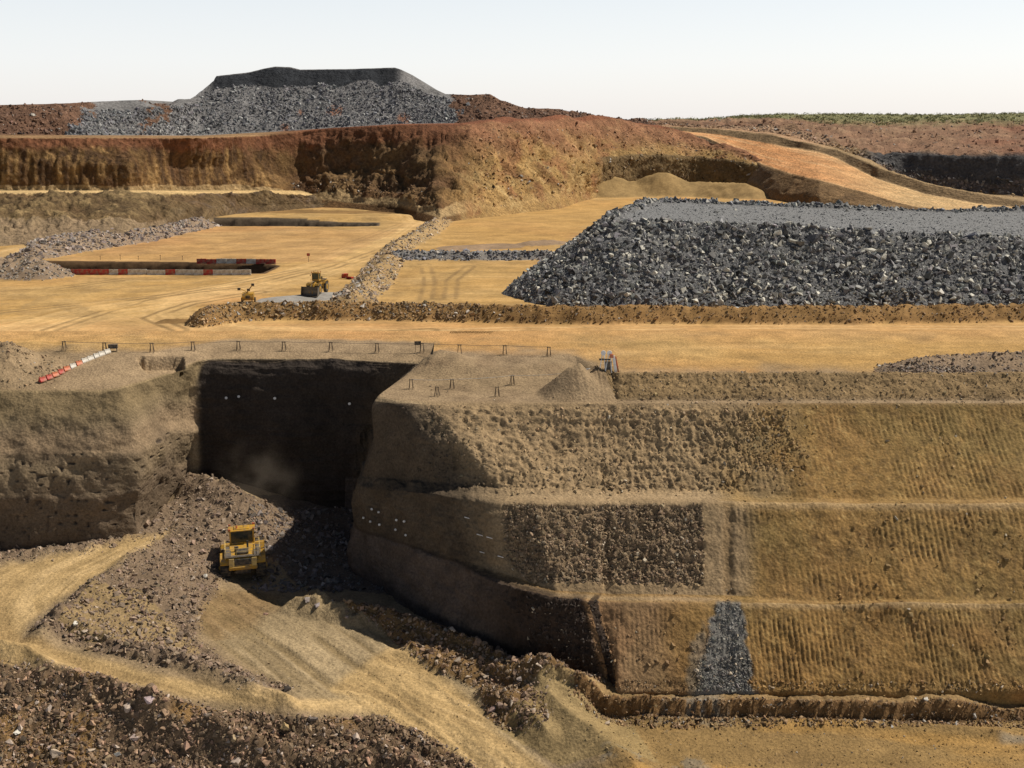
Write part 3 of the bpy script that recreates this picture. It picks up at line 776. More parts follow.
t2 = [[(-90, 191, 367), (0, 191, 369), (130, 191, 381), (240, 191, 426), (300, 197, 434), (350, 202, 424), (400, 207, 404), (425, 213, 382), (440, 217, 372), (470, 213, 392), (520, 205, 420), (560, 200, 442), (600, 193.5, 506), (640, 190, 522), (700, 187, 532), (745, 186, 522), (790, 191, 508)],
      [(-90, 165, 369), (0, 165, 371), (130, 165, 383), (240, 168, 430), (300, 178, 445), (350, 172, 446), (400, 182, 432), (425, 186, 414), (440, 185, 408), (470, 175, 420), (520, 170, 444), (560, 168, 470), (600, 161, 510), (640, 156, 525), (700, 158, 536), (745, 163, 526), (790, 180, 512)],
      [(-90, 138, 372), (0, 138, 374), (190, 138, 402), (260, 135.5, 444), (300, 132, 452), (330, 128, 453), (400, 124.5, 448), (440, 124, 450), (470, 124, 450), (520, 123, 470), (560, 119.5, 508), (600, 119, 540), (640, 122.5, 556), (680, 131, 556), (710, 141, 550), (745, 152, 538), (790, 173, 518)],
      [(-90, 134.5, 400), (0, 134.5, 402), (100, 135, 430), (200, 135.5, 482), (300, 130, 490), (400, 123.8, 492), (470, 123, 492), (520, 120.5, 500), (560, 116.5, 522), (600, 118.8, 550), (640, 122.2, 566), (680, 131, 562), (790, 173, 524)],
      [(-90, 116, 410), (0, 115, 412), (60, 113, 424), (100, 110, 450), (150, 108, 465), (190, 104, 490), (200, 97.5, 508), (215, 90, 515), (235, 87, 517), (255, 86, 520), (275, 89, 515), (300, 87, 518), (320, 83, 520), (338, 88, 517), (356, 83, 520), (370, 81, 520), (380, 88, 516), (400, 80, 518), (430, 95, 510), (470, 104, 505), (500, 110, 505), (520, 114, 510), (560, 113, 528), (600, 118.8, 556), (640, 122.2, 572), (790, 173, 530)],
      [(-90, 106, 420), (0, 105, 422), (60, 103.5, 434), (90, 102, 452), (120, 100.5, 470), (146, 100, 473), (152, 103.5, 475), (170, 103.5, 490), (178, 99, 496), (190, 99, 502), (197, 95, 512), (214, 80.5, 522), (216, 76, 525), (250, 72, 530), (262, 69, 531), (275, 66.5, 531), (290, 67, 531), (300, 69.5, 531), (350, 69, 531), (395, 67.5, 530), (402, 70, 529), (430, 87, 521), (445, 94, 517), (470, 95, 514), (490, 94, 514), (500, 100, 514), (525, 108, 520), (560, 109, 534), (575, 114, 545), (595, 118.8, 560), (640, 122.2, 578), (790, 173, 536)]]
T, tt = rows_sheet(t2, np.r_[np.arange(-450, -90, 5), np.arange(-90, 791, 1.4)], [24, 24, 5, 26, 16])
back = T[-1].copy(); b2 = back + A(0, 50, 0); b3 = back + A(0, 140, 0); b3[:, 2] = np.minimum(b3[:, 2], 36)
T = np.concatenate([T, b2[None], b3[None]]); tt = np.r_[tt, 6, 7]
T = np.concatenate([blur(T[:48], 2, 0), T[48:]])
TT = tt[:, None] + 0 * T[..., 0]
N_ = gnormals(T); pxq, pyq = proj(T)
f0 = fbm(T, 30, 3, seed=101); f1 = fbm(T, 11, 4, seed=102); f2 = fbm(T, 3.6, 4, .6, seed=103); f3 = fbm(T * A(1, 1, .2), 1.8, 3, seed=104, ridged=True)
crag = fbm(T * A(1, 1, .8), 9, 4, .6, seed=105, ridged=True)
lower = (TT > .04) * (TT < 2.0)
sharpl = (pxq < 270)
mid_ = sstep(270, 330, pxq) * (1 - .75 * sstep(580, 620, pxq))
dsp = lower * (.7 * f1 + .8 * f2 + .7 * f3 * sharpl + mid_ * (3.0 * crag * sstep(0, .5, TT) * sstep(2.0, 1.6, TT) + 1.5 * f0))
f4 = fbm(T * A(1, 1, .8), 2.4, 4, .65, seed=107, ridged=True)
dsp = dsp + lower * mid_ * 1.3 * f4 * sstep(0, .3, TT) * sstep(2.0, 1.85, TT)
dsp = dsp + sstep(450, 500, pxq) * sstep(1.0, 1.8, TT) * (TT < 4.9) * (3.0 * fbm(T, 16, 4, .6, seed=133) + .5)
dsp = dsp + (TT > 3.05) * (TT < 4.98) * (.7 * f2 + 1.1 * f1 * sstep(4.9, 4.2, TT))
blade = (TT > 4.1) * (TT < 4.9) * (.3 * f3)
dsp = dsp + (np.abs(TT - 5) < .06) * .15 * f2
tooth = np.abs(np.sin(np.pi * (T[..., 0] + .3 * f2) / 2.4)) ** .6
dsp = dsp - lower * sharpl * .6 * (1 - tooth) * sstep(-.1, .3, f0 + .3 * f1)
T = T + N_ * dsp[..., None]
C = np.zeros(T.shape) + A(.13, .072, .03)
C = mixc(C, A(.22, .13, .052), sstep(.05, .4, f1 + .5 * f2) * .7 * lower)
C = mixc(C, A(.13, .07, .035), sstep(0, .35, -f1 + .4 * f2) * .7 * lower)
vs = fbm(T * A(1, 1, .08), 1.9, 3, .6, seed=108)
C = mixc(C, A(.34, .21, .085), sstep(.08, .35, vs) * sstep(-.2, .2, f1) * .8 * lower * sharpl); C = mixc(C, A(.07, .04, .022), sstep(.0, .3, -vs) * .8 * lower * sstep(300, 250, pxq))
C = mixc(C, A(.17, .07, .035), sstep(1.45, 1.8, TT + .25 * f2) * lower * .85)
C = mixc(C, A(.40, .28, .14), (TT < .22 + .15 * f1) * (TT > 0) * .8)
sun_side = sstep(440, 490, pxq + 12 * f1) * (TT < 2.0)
C = mixc(C, A(.40, .25, .095), sun_side * .75 * sstep(1.9, 1.2, TT + .5 * f1)); C = mixc(C, A(.17, .095, .04), sun_side * sstep(-.05, .3, -f4) * .75); C = mixc(C, A(.24, .11, .05), sun_side * sstep(.05, .3, fbm(T, 7, 4, .6, seed=131)) * .7); C = mixc(C, A(.52, .37, .17), sun_side * sstep(.15, .45, fbm(T * A(1, 1, .5), 4, 4, .65, seed=132)) * .6); C = mixc(C, A(.30, .15, .08), sun_side * sstep(1.0, 1.8, TT + .6 * f1) * .75)  # crag relief painted in: dark hollows, pale patches where sun flattens the slope
C = mixc(C, A(.17, .115, .055), (TT < 1.05) * sstep(590, 605, pxq) * .9)
C = mixc(C, A(.17, .12, .07), sstep(300, 340, pxq) * sstep(450, 420, pxq) * sstep(.25, .5, TT + .3 * f1) * (TT < 1.6) * .2)
dump = TT >= 3.0
edgec = (TT > 1.97) & (TT < 3.0)
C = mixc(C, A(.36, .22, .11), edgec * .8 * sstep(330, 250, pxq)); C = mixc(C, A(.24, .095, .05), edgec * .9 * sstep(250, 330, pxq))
C = mixc(C, A(.15, .085, .055), dump * .95)
greyz = inpoly(pxq + 16 * f1 + 26 * f2, pyq + 2 * f1, [(95, 90), (150, 95), (158, 103), (130, 142), (66, 142), (80, 125)]) | inpoly(pxq + 14 * f1 + 26 * f2, pyq + 2 * f1, [(178, 90), (215, 60), (410, 55), (450, 92), (455, 110), (452, 130), (300, 142), (128, 142), (160, 120)])
GREYW = (greyz & dump)
C = mixc(C, GREY * 1.05, GREYW * .92)
C = mixc(C, A(.022, .025, .03), (GREYW & (TT > 4.03) & (TT < 4.94)) * sstep(205, 216, pxq) * sstep(408, 392, pxq) * .95)  # steep top face of the dump: darker rock plus painted-in shade
for (a, b, r) in ((335, 110, 9), (404, 118, 8), (300, 112, 4), (285, 128, 5)):
    C = mixc(C, A(.30, .14, .08), dump * sstep(1.1, .7, np.hypot((pxq - a) / r, (pyq - b) / (r * .7)) + .3 * f2) * .8)
C = C * (1 + .15 * f2[..., None])
TF, CFAR, TTF = T, C, TT; GREYF = GREYW; PXF, PYF = pxq, pyq
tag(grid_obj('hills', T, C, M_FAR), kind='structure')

# ============================================================ RAMP ROAD AND RIGHT BACKGROUND
lowE = [(640, 128, 640), (662, 130, 620), (706, 137, 590), (763, 165, 520), (791, 174.5, 490), (819, 181, 460), (866, 193, 440), (896, 202.5, 425), (922, 208.5, 410), (980, 213, 398), (1120, 217, 392)]
toe = [(640, 150, 590), (700, 160, 566), (735, 174, 540), (752, 185, 515), (766, 192, 495), (791, 197, 468), (819, 201, 440), (866, 206, 424), (896, 209, 412), (922, 212, 402), (980, 215, 394), (1120, 219, 388)]
upE = [(640, 126.5, 690), (669, 130, 660), (720, 134.5, 600), (767, 143, 560), (820, 152, 530), (833, 156, 520), (878, 179, 478), (925, 193.5, 448), (971, 202.5, 430), (1024, 207.5, 420), (1120, 211, 415)]
cr = [(640, 124.5, 700), (669, 126.5, 672), (720, 129, 612), (767, 133.5, 572), (800, 141, 545), (826, 148, 533), (838, 149.5, 526), (878, 166, 486), (925, 182, 456), (971, 192, 438), (1024, 200.5, 426), (1120, 206, 420)]
tro = [(640, 124.2, 715), (669, 126, 690), (720, 128.5, 640), (767, 132.5, 600), (800, 139, 580), (838, 149, 560), (870, 160, 530), (900, 178, 530), (940, 189, 522), (980, 194, 515), (1024, 197.5, 508), (1120, 200, 502)]
qtop = [(640, 123.5, 740), (669, 124.5, 715), (720, 125, 670), (767, 126, 640), (800, 131, 610), (838, 143, 580), (860, 151, 556), (880, 153.5, 545), (930, 155, 531), (1024, 157.5, 516), (1120, 158, 510)]
htop = [(640, 122.8, 860), (720, 121, 840), (767, 119.5, 820), (840, 122, 800), (900, 121, 800), (960, 120, 800), (1024, 120, 800), (1120, 119, 800)]
scr = [(640, 121.8, 1500), (700, 119.5, 1400), (740, 116, 1300), (780, 114, 1300), (850, 113.5, 1300), (950, 114.5, 1300), (1024, 113, 1300), (1120, 112, 1300)]
T, tt = rows_sheet([toe, lowE, upE, cr, tro, qtop, htop, scr], np.r_[np.arange(641, 1118, 1.5), np.arange(1118, 1560, 5)], [16, 26, 10, 8, 26, 24, 10])
T = np.concatenate([T, (T[-1] + A(0, 400, -40))[None]]); tt = np.r_[tt, 8.0]
T = blur(T, 1, 0)
TT = tt[:, None] + 0 * T[..., 0]
N_ = gnormals(T); pxq, pyq = proj(T)
f1 = fbm(T, 14, 4, seed=111); f2 = fbm(T, 4.5, 4, .6, seed=112); crag = fbm(T * A(1, 1, .6), 10, 4, .6, seed=113, ridged=True); f0 = fbm(T, 60, 3, seed=116)
road = (TT > 1.02) * (TT < 1.98)
quarry = (TT > 4.0) * (TT < 5.0) * sstep(850, 880, pxq)
hill = (TT >= 5) * (TT < 6)
T = T + N_ * ((1 - road) * (TT < 6) * (TT > .05) * (.6 * f2 + .5 * f1) + quarry * 1.6 * crag + hill * (3.0 * f1 + 2.0 * crag) + (TT < 1) * (TT > .1) * 1.2 * f1)[..., None]
C = np.zeros(T.shape) + A(.26, .17, .085)
C = mixc(C, A(.17, .10, .045), (TT < .95) * sstep(-.2, .3, f1 + .4) * .7)
C = mixc(C, A(.30, .23, .15), (TT < .9) * sstep(790, 740, pxq) * .7)
C = mixc(C, A(.60, .40, .19), road * .9)
C = mixc(C, A(.60, .27, .105), road * sstep(930, 780, pxq + 15 * f1) * .85)
dd = fbm(np.stack([TT * 16, pxq * .01, 0 * TT], -1), 1.0, 3, .6, seed=117)
C = mixc(C, A(.70, .50, .27), road * sstep(0, .5, dd) * .5); C = mixc(C, A(.40, .23, .11), road * sstep(0, .5, -dd) * .5)
C = mixc(C, A(.20, .135, .07), (TT > 2.0) * (TT < 2.9) * .8); C = mixc(C, A(.36, .25, .13), (TT >= 2.9) * (TT < 4.0) * .8)
C = mixc(C, A(.40, .24, .14), (TT > 2.9) * (TT < 4.3) * sstep(840, 800, pxq) * .7)
C = mixc(C, A(.30, .19, .12), (TT > 4.2) * (TT < 5.1) * sstep(860, 820, pxq) * .8)
C = mixc(C, A(.075, .075, .078), quarry * .95); C = mixc(C, A(.17, .14, .12), quarry * (TT < 4.3 + .3 * f1) * .8)
C = mixc(C, A(.23, .13, .08), hill * .9); C = mixc(C, A(.31, .20, .12), hill * sstep(0, .4, f1) * .7); C = mixc(C, A(.22, .095, .055), hill * sstep(0, .4, f0 + .4 * f1) * .7 * sstep(880, 960, pxq))
C = mixc(C, A(.20, .19, .085), (TT >= 6) * .95); C = mixc(C, A(.20, .19, .085), sstep(5.7, 6.0, TT + .3 * f1) * .8)
C = C * (1 + .15 * f2[..., None])
TR, CR, TTR, PXR, PYR = T, C, TT, pxq, pyq
tag(grid_obj('haul_road_and_slope', T, C, M_FAR), kind='structure')

# ============================================================ GREY ROCK STOCKPILE
foot = [tuple(at_z(a, b, 27)[:2]) for a, b in ((506, 294), (522, 302), (548, 307), (620, 309), (800, 309), (1150, 310))]
fx, fy = foot[-1]
foot += [(fx + 120, 205), (fx + 120, 300), tuple(at_y(628, 210, 303)[:2]), tuple(at_y(575, 240, 285)[:2]), tuple(at_y(530, 262, 245)[:2])]
X, Y = persp_grid(190, 318, 230, 490, 1150, 500, zref=27)
P = np.stack([X, Y, 27 + 0 * X], -1)
n2 = fbm(P, 4, 4, seed=121); n1 = fbm(P, 14, 3, seed=122); lump = fbm(P, 2.2, 4, .6, seed=123, ridged=True)
d, _, _ = pdist(X + 1.6 * n1, Y + 1.6 * n1, foot + [foot[0]])
ins = inpoly(X + 1.6 * n1, Y + 1.6 * n1, foot)
d = np.where(ins, d, -d)
htop_ = np.interp(X, [10, 35, 100], [14.3, 13.2, 10.6])
h = np.minimum(d * .80, htop_)
k = 1.5
h = -k * np.log(np.exp(-d * .8 / k) + np.exp(-htop_ / k))
h = np.where(d > 0, h, d * .8)
rim = np.exp(-((d - htop_ / .8 - 1.5) / 2.4) ** 2)
slope_m = sstep(htop_ / .8 + 3.5, htop_ / .8 + 1.5, d)
h = h + rim * (.9 + .5 * lump) * (1 + .4 * n2) + slope_m * (.8 * n1 + .5 * n2 + .3 * lump) + .12 * n2
PS = np.stack([X, Y, 27 + h], -1)
CS = np.zeros(PS.shape) + GREY * .75
topm = sstep(htop_ / .8 + 4.0, htop_ / .8 + 5.5, d + n2)
CS = mixc(CS, A(.20, .20, .198), topm * .9)
keep = (d > -1.5)[:-1, :-1]
tag(grid_obj('rock_stockpile', PS, CS, M_GRAVEL, keep=keep), 'large flat topped heap of blue grey broken rock standing on the sandy plateau', 'rock heap')
# ============================================================ LOOSE ROCK (uncountable rubble)
w = (d > .2) * (slope_m + .15) * (1 - topm * .97)
dn = np.hypot(PS[..., 0], PS[..., 1])
p, ii = pick(PS, w, 38000, 1)
sz = psize(len(p), .20, 1.4, 2.25)
rocks('stockpile_rubble', p - A(0, 0, .05), sz, vary(A(.185, .182, .175), len(p), .45, .24, (.60, .57, .48)), 'broken blue grey rock covering the sides and rim of the stockpile')
p, ii = pick(PS, topm * (d > 1), 5000, 1)
rocks('stockpile_gravel', p, psize(len(p), .15, .5, 2.6), vary(A(.20, .20, .198), len(p), .25, .05, (.5, .5, .48)), 'fine grey gravel levelled over the top of the stockpile')

m = MF
rub_all = m['rub'] * 1.0 + m['rub2'] * 1.0
p, ii = pick(PF, m['fore'] * (m['py'] < 800) * (.25 + sstep(-.2, .3, m['lump'])), 17000, 1)
base = np.where(rng.random((len(p), 1)) < .3, A(.30, .19, .12), A(.20, .135, .08))
rocks('foreground_rubble', p, psize(len(p), .10, .75, 2.5), vary(base, len(p), .35, .05, (.48, .38, .30)), 'dark brown broken rock on the bank below the haul road, nearest the camera')
p, ii = pick(PF, m['muck'] * (.15 + sstep(-.1, .4, m['lump'] + .8 * m['n2'])), 9500, 1)
rocks('muck_rubble', p, psize(len(p), .11, .8, 2.7), vary(A(.235, .168, .115), len(p), .35, .07, (.48, .38, .29)), 'mauve brown blasted rock heaped between the two legs of the haul road')
p, ii = pick(PF, rub_all, 4200, 1)
rocks('blast_rubble', p, psize(len(p), .10, .75, 2.5), vary(A(.24, .16, .10), len(p), .3, .08, (.5, .4, .3)), 'brown broken rock strewn along the foot of the shaded pit wall')
wS = ((m['px'] > 250) & (m['px'] < 420) & (m['py'] < 592) & (m['py'] > 508)) * 1.0
p, ii = pick(PF, wS, 2500, 1)
rocks('shaded_rubble', p, psize(len(p), .15, 1.1, 2.2), vary(A(.17, .14, .12), len(p), .3, .05, (.4, .34, .3)), 'fallen rock lying in the shade at the foot of the notch walls')
p, ii = pick(PF, (np.abs(PF[..., 1] - m['yl'] + .6) < 1.1) * (m['px'] > 570) * 1.0, 4500, 1)
rocks('trench_rubble', p, psize(len(p), .09, .55, 2.5), vary(A(.25, .16, .08), len(p), .35, .05), 'brown stones and clods along the small step at the foot of the benched wall')
wS = m['ramp'] * .5 + m['right'] * 1.0 + ((m['py'] > 690) & (m['px'] > 560)) * .8 + (m['px'] > 150) * .1
p, ii = pick(PF, wS * (m['py'] < 790), 5200, 1)
rocks('loose_stones', p, psize(len(p), .07, .26, 2.8), vary(CF.reshape(-1, 3)[ii] * .95, len(p), .25, .04), 'small stones scattered over the pit floor')
wE = blur(blur((m['muck'] | m['fore'] | m['rub'] | m['rub2']).astype(float), 7, 0), 7, 1) * (1 - (m['muck'] | m['fore'] | m['rub'] | m['rub2']))
p, ii = pick(PF, wE * (m['py'] < 790), 3000, 1)
rocks('spilled_stones', p, psize(len(p), .08, .45, 2.7), vary(A(.26, .19, .13), len(p), .3, .08, (.5, .42, .34)), 'stones spilled from the rubble heaps onto the edges of the haul road and ramp')
# on the walls: ledge crumbs and bank stones
wl = (((LV > 6.95) & (LV < 8.4) & (UU < 4.2)) * 1.0 + ((LV > 5.9) & (LV < 7.2)) * .25 * (NOTCH < .5) + ((LV > -.05) & (LV < .12) & (NOTCH < .3)) * 1.5
      + ((PXW > 500) & (PXW < 705) & (LV > 2.1) & (LV < 2.9)) * .5)
wl = wl + chute * 2.5 * (LV > 0) + chute2 * .8 + ((PXW > 696) & (PXW < 754) & (LV > 0) & (LV < .35)) * 3
p, ii = pick(W_WALL, wl, 8500, 1)
rocks('wall_rubble', p, psize(len(p), .08, .42, 2.5), vary(C_WALL.reshape(-1, 3)[ii] * 1.0, len(p), .3, .06, (.55, .45, .33)), 'crumbled stones along the bank and ledges of the benched pit wall')
clod = face[:, :] * (rough1 * .3 + bl(panel, 2) * 1.6 + .10 * (NOTCH < .3) * sstep(.0, .3, n_w) + 1.0 * sstep(725, 770, PXW + 34 * n_w) * sstep(815, 765, PXW + 60 * n_w) * (LV > 4.3 + n_w) + .5 * ((UU > 3.9) & (UU < 5.5) & (LV < 1.1)))
p, ii = pick(W_WALL, np.clip(clod, 0, 9), 9000, 1)
rocks('clods', p - A(0, .04, 0), psize(len(p), .12, .5, 2.4), vary(C_WALL.reshape(-1, 3)[ii] * 1.02, len(p), .2, .03, (.5, .42, .3)), 'dusty clods clinging to the rough middle faces of the benched pit wall')
lb = ((PXW < 60) & (LV > 6.2) & (LV < 8.6)) * 1.0
p, ii = pick(W_WALL, lb, 900, 1)
rocks('edge_rubble', p, psize(len(p), .15, .5, 2.4), vary(A(.30, .21, .12), len(p), .3, .06), 'brown stones heaped on the rim of the left pit block')
# plateau berms
m = MP
def scatter_p(name, mask, n, lo, hi, col, label, pale=.07, a=2.5):
    p, ii = pick(PP, mask * 1.0, n, 1)
    rocks(name, p, psize(len(p), lo, hi, a), vary(col, len(p), .3, pale, (.5, .45, .38)), label)
scatter_p('berm_rubble', m['berm'] & (m['px'] < 480), 3600, .15, .75, A(.27, .18, .09), 'brown stones on the left part of the long earth berm', .1)
scatter_p('berm_stones', (m['berm'] | m['bermlow']) & (m['px'] >= 400), 5200, .12, .55, A(.25, .155, .07), 'small brown stones on the berm in front of the grey stockpile', .04)
p, ii = pick(PS, (rim > .35) * (PS[..., 1] > 255) * 1.0, 1500, 1)
rocks('rear_rim_rubble', p, psize(len(p), .5, 1.5, 2.3), vary(A(.18, .18, .18), len(p), .35, .15, (.5, .48, .43)), 'broken rock along the rear rim of the grey stockpile')
scatter_p('windrow_rubble', m['berm2'] | m['berm3'], 5200, .3, 1.5, A(.27, .22, .19), 'mauve grey rock of the windrow beside the sunken slot', .10)
scatter_p('meander_rubble', m['wind'], 1500, .3, 1.1, A(.36, .28, .20), 'pale brown rock of the winding windrow', .10)
scatter_p('grey_band_rubble', m['gband'], 900, .3, 1.2, A(.19, .19, .20), 'dark grey rock in the straight low band left of the stockpile', .10)
scatter_p('left_heap_rubble', m['heap'], 900, .25, .8, A(.29, .25, .21), 'grey rubble of the small heap by the red and white barriers', .10)
p, ii = pick(W_WALL, (RR > .03) * 1.0, 1800, 1)
rocks('right_rubble', p, psize(len(p), .15, .6, 2.5), vary( A(.24, .18, .13), len(p), .3, .08), 'dark brown rubble heap at the right edge of the plateau rim')
# far dumps
p, ii = pick(TF, GREYF * (TTF > 3) * (TTF < 4.05) * 1.0, 9000, 1)
rocks('dump_rock', p, psize(len(p), .35, 1.7, 2.5), vary(A(.16, .16, .165), len(p), .3, .10, (.42, .42, .40)), 'blue grey rock covering the slopes of the far waste dump')
mk = ((TTF > 3) & (TTF < 4.9) & ~GREYF) * 1.0 + ((PXF > 290) & (PXF < 430) & (TTF > .25) & (TTF < .7)) * 1.5 + ((PXF > 470) & (TTF < 1.8) & (TTF > .05)) * .7
p, ii = pick(TF, mk, 6000, 1)
rocks('hill_rock', p, psize(len(p), .4, 1.6, 2.5), vary(CFAR.reshape(-1, 3)[ii] * 1.1, len(p), .3, .05), 'brown and red rock on the slopes of the far hills')
mk = ((TTR > 4) & (TTR < 5.9)) * 1.0 + ((PXR > 870) & (TTR > 3.9) & (TTR < 4.3)) * 2 - ((PXR > 865) & (TTR > 4.45) & (TTR < 5.0)) * .97
p, ii = pick(TR, mk, 4500, 1)
rocks('quarry_rock', p, psize(len(p), .5, 2.4, 2.4), vary(CR.reshape(-1, 3)[ii] * 1.15, len(p), .3, .06, (.45, .4, .34)), 'rock scattered below and above the dark quarry face at the right')

# scrub along the far right skyline: thousands of small leafy clumps
def leaf_mat():
    m, nt, b = new_mat('scrub_leaf')
    at = nt.nodes.new('ShaderNodeAttribute'); at.attribute_name = 'zone'
    nt.links.new(at.outputs['Color'], b.inputs['Base Color']); b.inputs['Roughness'].default_value = .9
    return m
M_LEAF = leaf_mat()
p, ii = pick(TR, (TTR > 5.75) * (TTR < 7.2) * (1 + 2 * (TTR > 6.6)), 1500, 1)
hh = rng.uniform(.6, 2.2, len(p)); K = 34
cen = np.repeat(p, K, 0) + np.repeat(hh, K)[:, None] * rng.normal(size=(len(p) * K, 3)) * A(.75, .75, .30) + np.repeat(hh, K)[:, None] * A(0, 0, .45)
q = rng.normal(size=(len(cen), 3, 3)) * .42
V = (cen[:, None] + q).reshape(-1, 3)
cc = np.repeat(vary(A(.30, .29, .14), len(p), .3, 0), K * 3, 0) * rng.uniform(.8, 1.2, (len(V), 1))
n = len(cen)
tag(mesh_np('scrub', V, np.arange(n * 3), np.arange(n) * 3, np.full(n, 3), M_LEAF, cc, False), 'low green scrub covering the far ridge on the skyline', 'scrub', kind='stuff')
# ============================================================ OBJECTS
def flat_mat(name, col, rough=.6, metal=0.0, dirt=.35, dirtc=(.30, .22, .13), sc=2.5):
    m, nt, b = new_mat(name); N = nt.nodes; L = nt.links
    b.inputs['Roughness'].default_value = rough; b.inputs['Metallic'].default_value = metal
    tc = N.new('ShaderNodeTexCoord'); n = N.new('ShaderNodeTexNoise'); n.inputs['Scale'].default_value = sc; n.inputs['Detail'].default_value = 6
    L.new(tc.outputs['Object'], n.inputs['Vector'])
    r = N.new('ShaderNodeMapRange'); r.inputs[1].default_value = .42; r.inputs[2].default_value = .72; r.inputs[4].default_value = dirt * 2
    L.new(n.outputs[0], r.inputs[0])
    mx = N.new('ShaderNodeMix'); mx.data_type = 'RGBA'
    mx.inputs[6].default_value = (*col, 1); mx.inputs[7].default_value = (*dirtc, 1)
    L.new(r.outputs[0], mx.inputs[0]); L.new(mx.outputs[2], b.inputs['Base Color'])
    return m
M_YEL = flat_mat('machine_yellow', (.52, .28, .022), .5, dirt=.55, dirtc=(.24, .17, .10))
M_YELP = flat_mat('pale_yellow_paint', (.68, .48, .16), .55, dirt=.35)
M_DARK = flat_mat('dark_steel', (.035, .033, .03), .6)
M_TYRE = flat_mat('tyre_rubber', (.03, .028, .026), .9, dirt=.25)
M_GLASS = flat_mat('cab_glass', (.02, .03, .028), .12, dirt=.12)
M_GREENGLASS = flat_mat('green_tinted_glass', (.03, .055, .035), .15, dirt=.1)
M_STEEL = flat_mat('worn_steel', (.16, .14, .12), .5, .3)
M_RED = flat_mat('red_plastic', (.45, .035, .022), .6, dirt=.5, sc=1.5)
M_ORG = flat_mat('orange_plastic', (.58, .14, .05), .55, dirt=.5, sc=1.5)
M_WHT = flat_mat('white_plastic', (.62, .58, .50), .6, dirt=.4, sc=1.5)
M_WPAINT = flat_mat('white_paint', (.8, .78, .74), .5, dirt=.15)
M_WOOD = flat_mat('weathered_timber', (.12, .085, .055), .9)
M_ROPE = flat_mat('rope', (.16, .13, .10), .9)
M_STRING = flat_mat('pale_rope', (.45, .42, .38), .9)
M_LAMP = flat_mat('lamp_lens', (.75, .75, .7), .25, dirt=.1)

class MB:
    def __init__(s): s.bm = bmesh.new()
    def box(s, c, d, rot=(0, 0, 0), bev=.03, taper=1.0, shear=0.0):
        m = Matrix.Translation(c) @ Matrix.Rotation(rot[2], 4, 'Z') @ Matrix.Rotation(rot[1], 4, 'Y') @ Matrix.Rotation(rot[0], 4, 'X')
        r = bmesh.ops.create_cube(s.bm, size=1)
        for v in r['verts']:
            x, y, z = v.co
            k = taper if z > 0 else 1.0
            v.co = m @ Vector((x * d[0] * k, y * d[1] * k + (shear if z > 0 else 0), z * d[2]))
        if bev:
            ed = list({e for v in r['verts'] for e in v.link_edges})
            bmesh.ops.bevel(s.bm, geom=ed, offset=min(bev, min(d) * .3), segments=1, affect='EDGES')
        return s
    def tube(s, a, b, r, seg=8, r2=None):
        a = Vector(a); b = Vector(b); d = b - a
        m = Matrix.Translation((a + b) / 2) @ d.to_track_quat('Z', 'Y').to_matrix().to_4x4()
        bmesh.ops.create_cone(s.bm, cap_ends=True, segments=seg, radius1=r, radius2=r if r2 is None else r2, depth=d.length, matrix=m)
        return s
    def profile(s, pts, x0, x1):
        """extrude a (y, z) outline along x"""
        a = [s.bm.verts.new((x0, p[0], p[1])) for p in pts]; b = [s.bm.verts.new((x1, p[0], p[1])) for p in pts]
        n = len(pts)
        s.bm.faces.new(a[::-1]); s.bm.faces.new(b)
        for i in range(n): s.bm.faces.new((a[i], a[(i + 1) % n], b[(i + 1) % n], b[i]))
        return s
    def dome(s, c, r, sq=(1, 1, 1)):
        m = Matrix.Translation(c) @ Matrix.Diagonal((r * sq[0], r * sq[1], r * sq[2], 1))
        bmesh.ops.create_uvsphere(s.bm, u_segments=16, v_segments=10, radius=1, matrix=m); return s
    def build(s, name, mat, parent=None, smooth=False):
        bmesh.ops.recalc_face_normals(s.bm, faces=s.bm.faces)
        me = bpy.data.meshes.new(name); s.bm.to_mesh(me); s.bm.free(); me.materials.append(mat)
        if smooth:
            for p in me.polygons: p.use_smooth = True
        o = bpy.data.objects.new(name, me); COL.objects.link(o)
        if parent: o.parent = parent
        return o

def empty(name, loc, rz, label, cat, group=None, scale=1.0):
    o = bpy.data.objects.new(name, None); COL.objects.link(o)
    o.location = loc; o.rotation_euler = (0, 0, rz); o.scale = (scale,) * 3
    return tag(o, label, cat, group)

def copy_tree(o, parent=None):
    c = o.copy(); COL.objects.link(c); c.parent = parent
    for ch in [k for k in bpy.data.objects if k.parent == o]:
        copy_tree(ch, c)
    return c

SURF = [(W_WALL.reshape(-1, 3), PXW.ravel(), PYW.ravel()), (PF.reshape(-1, 3),) + tuple(a.ravel() for a in proj(PF)), (PP.reshape(-1, 3),) + tuple(a.ravel() for a in proj(PP))]
def snap(px, py, which):
    P, a, b = SURF[which]
    i = np.argmin((a - px) ** 2 + (b - py) ** 2)
    return Vector(P[i].tolist())

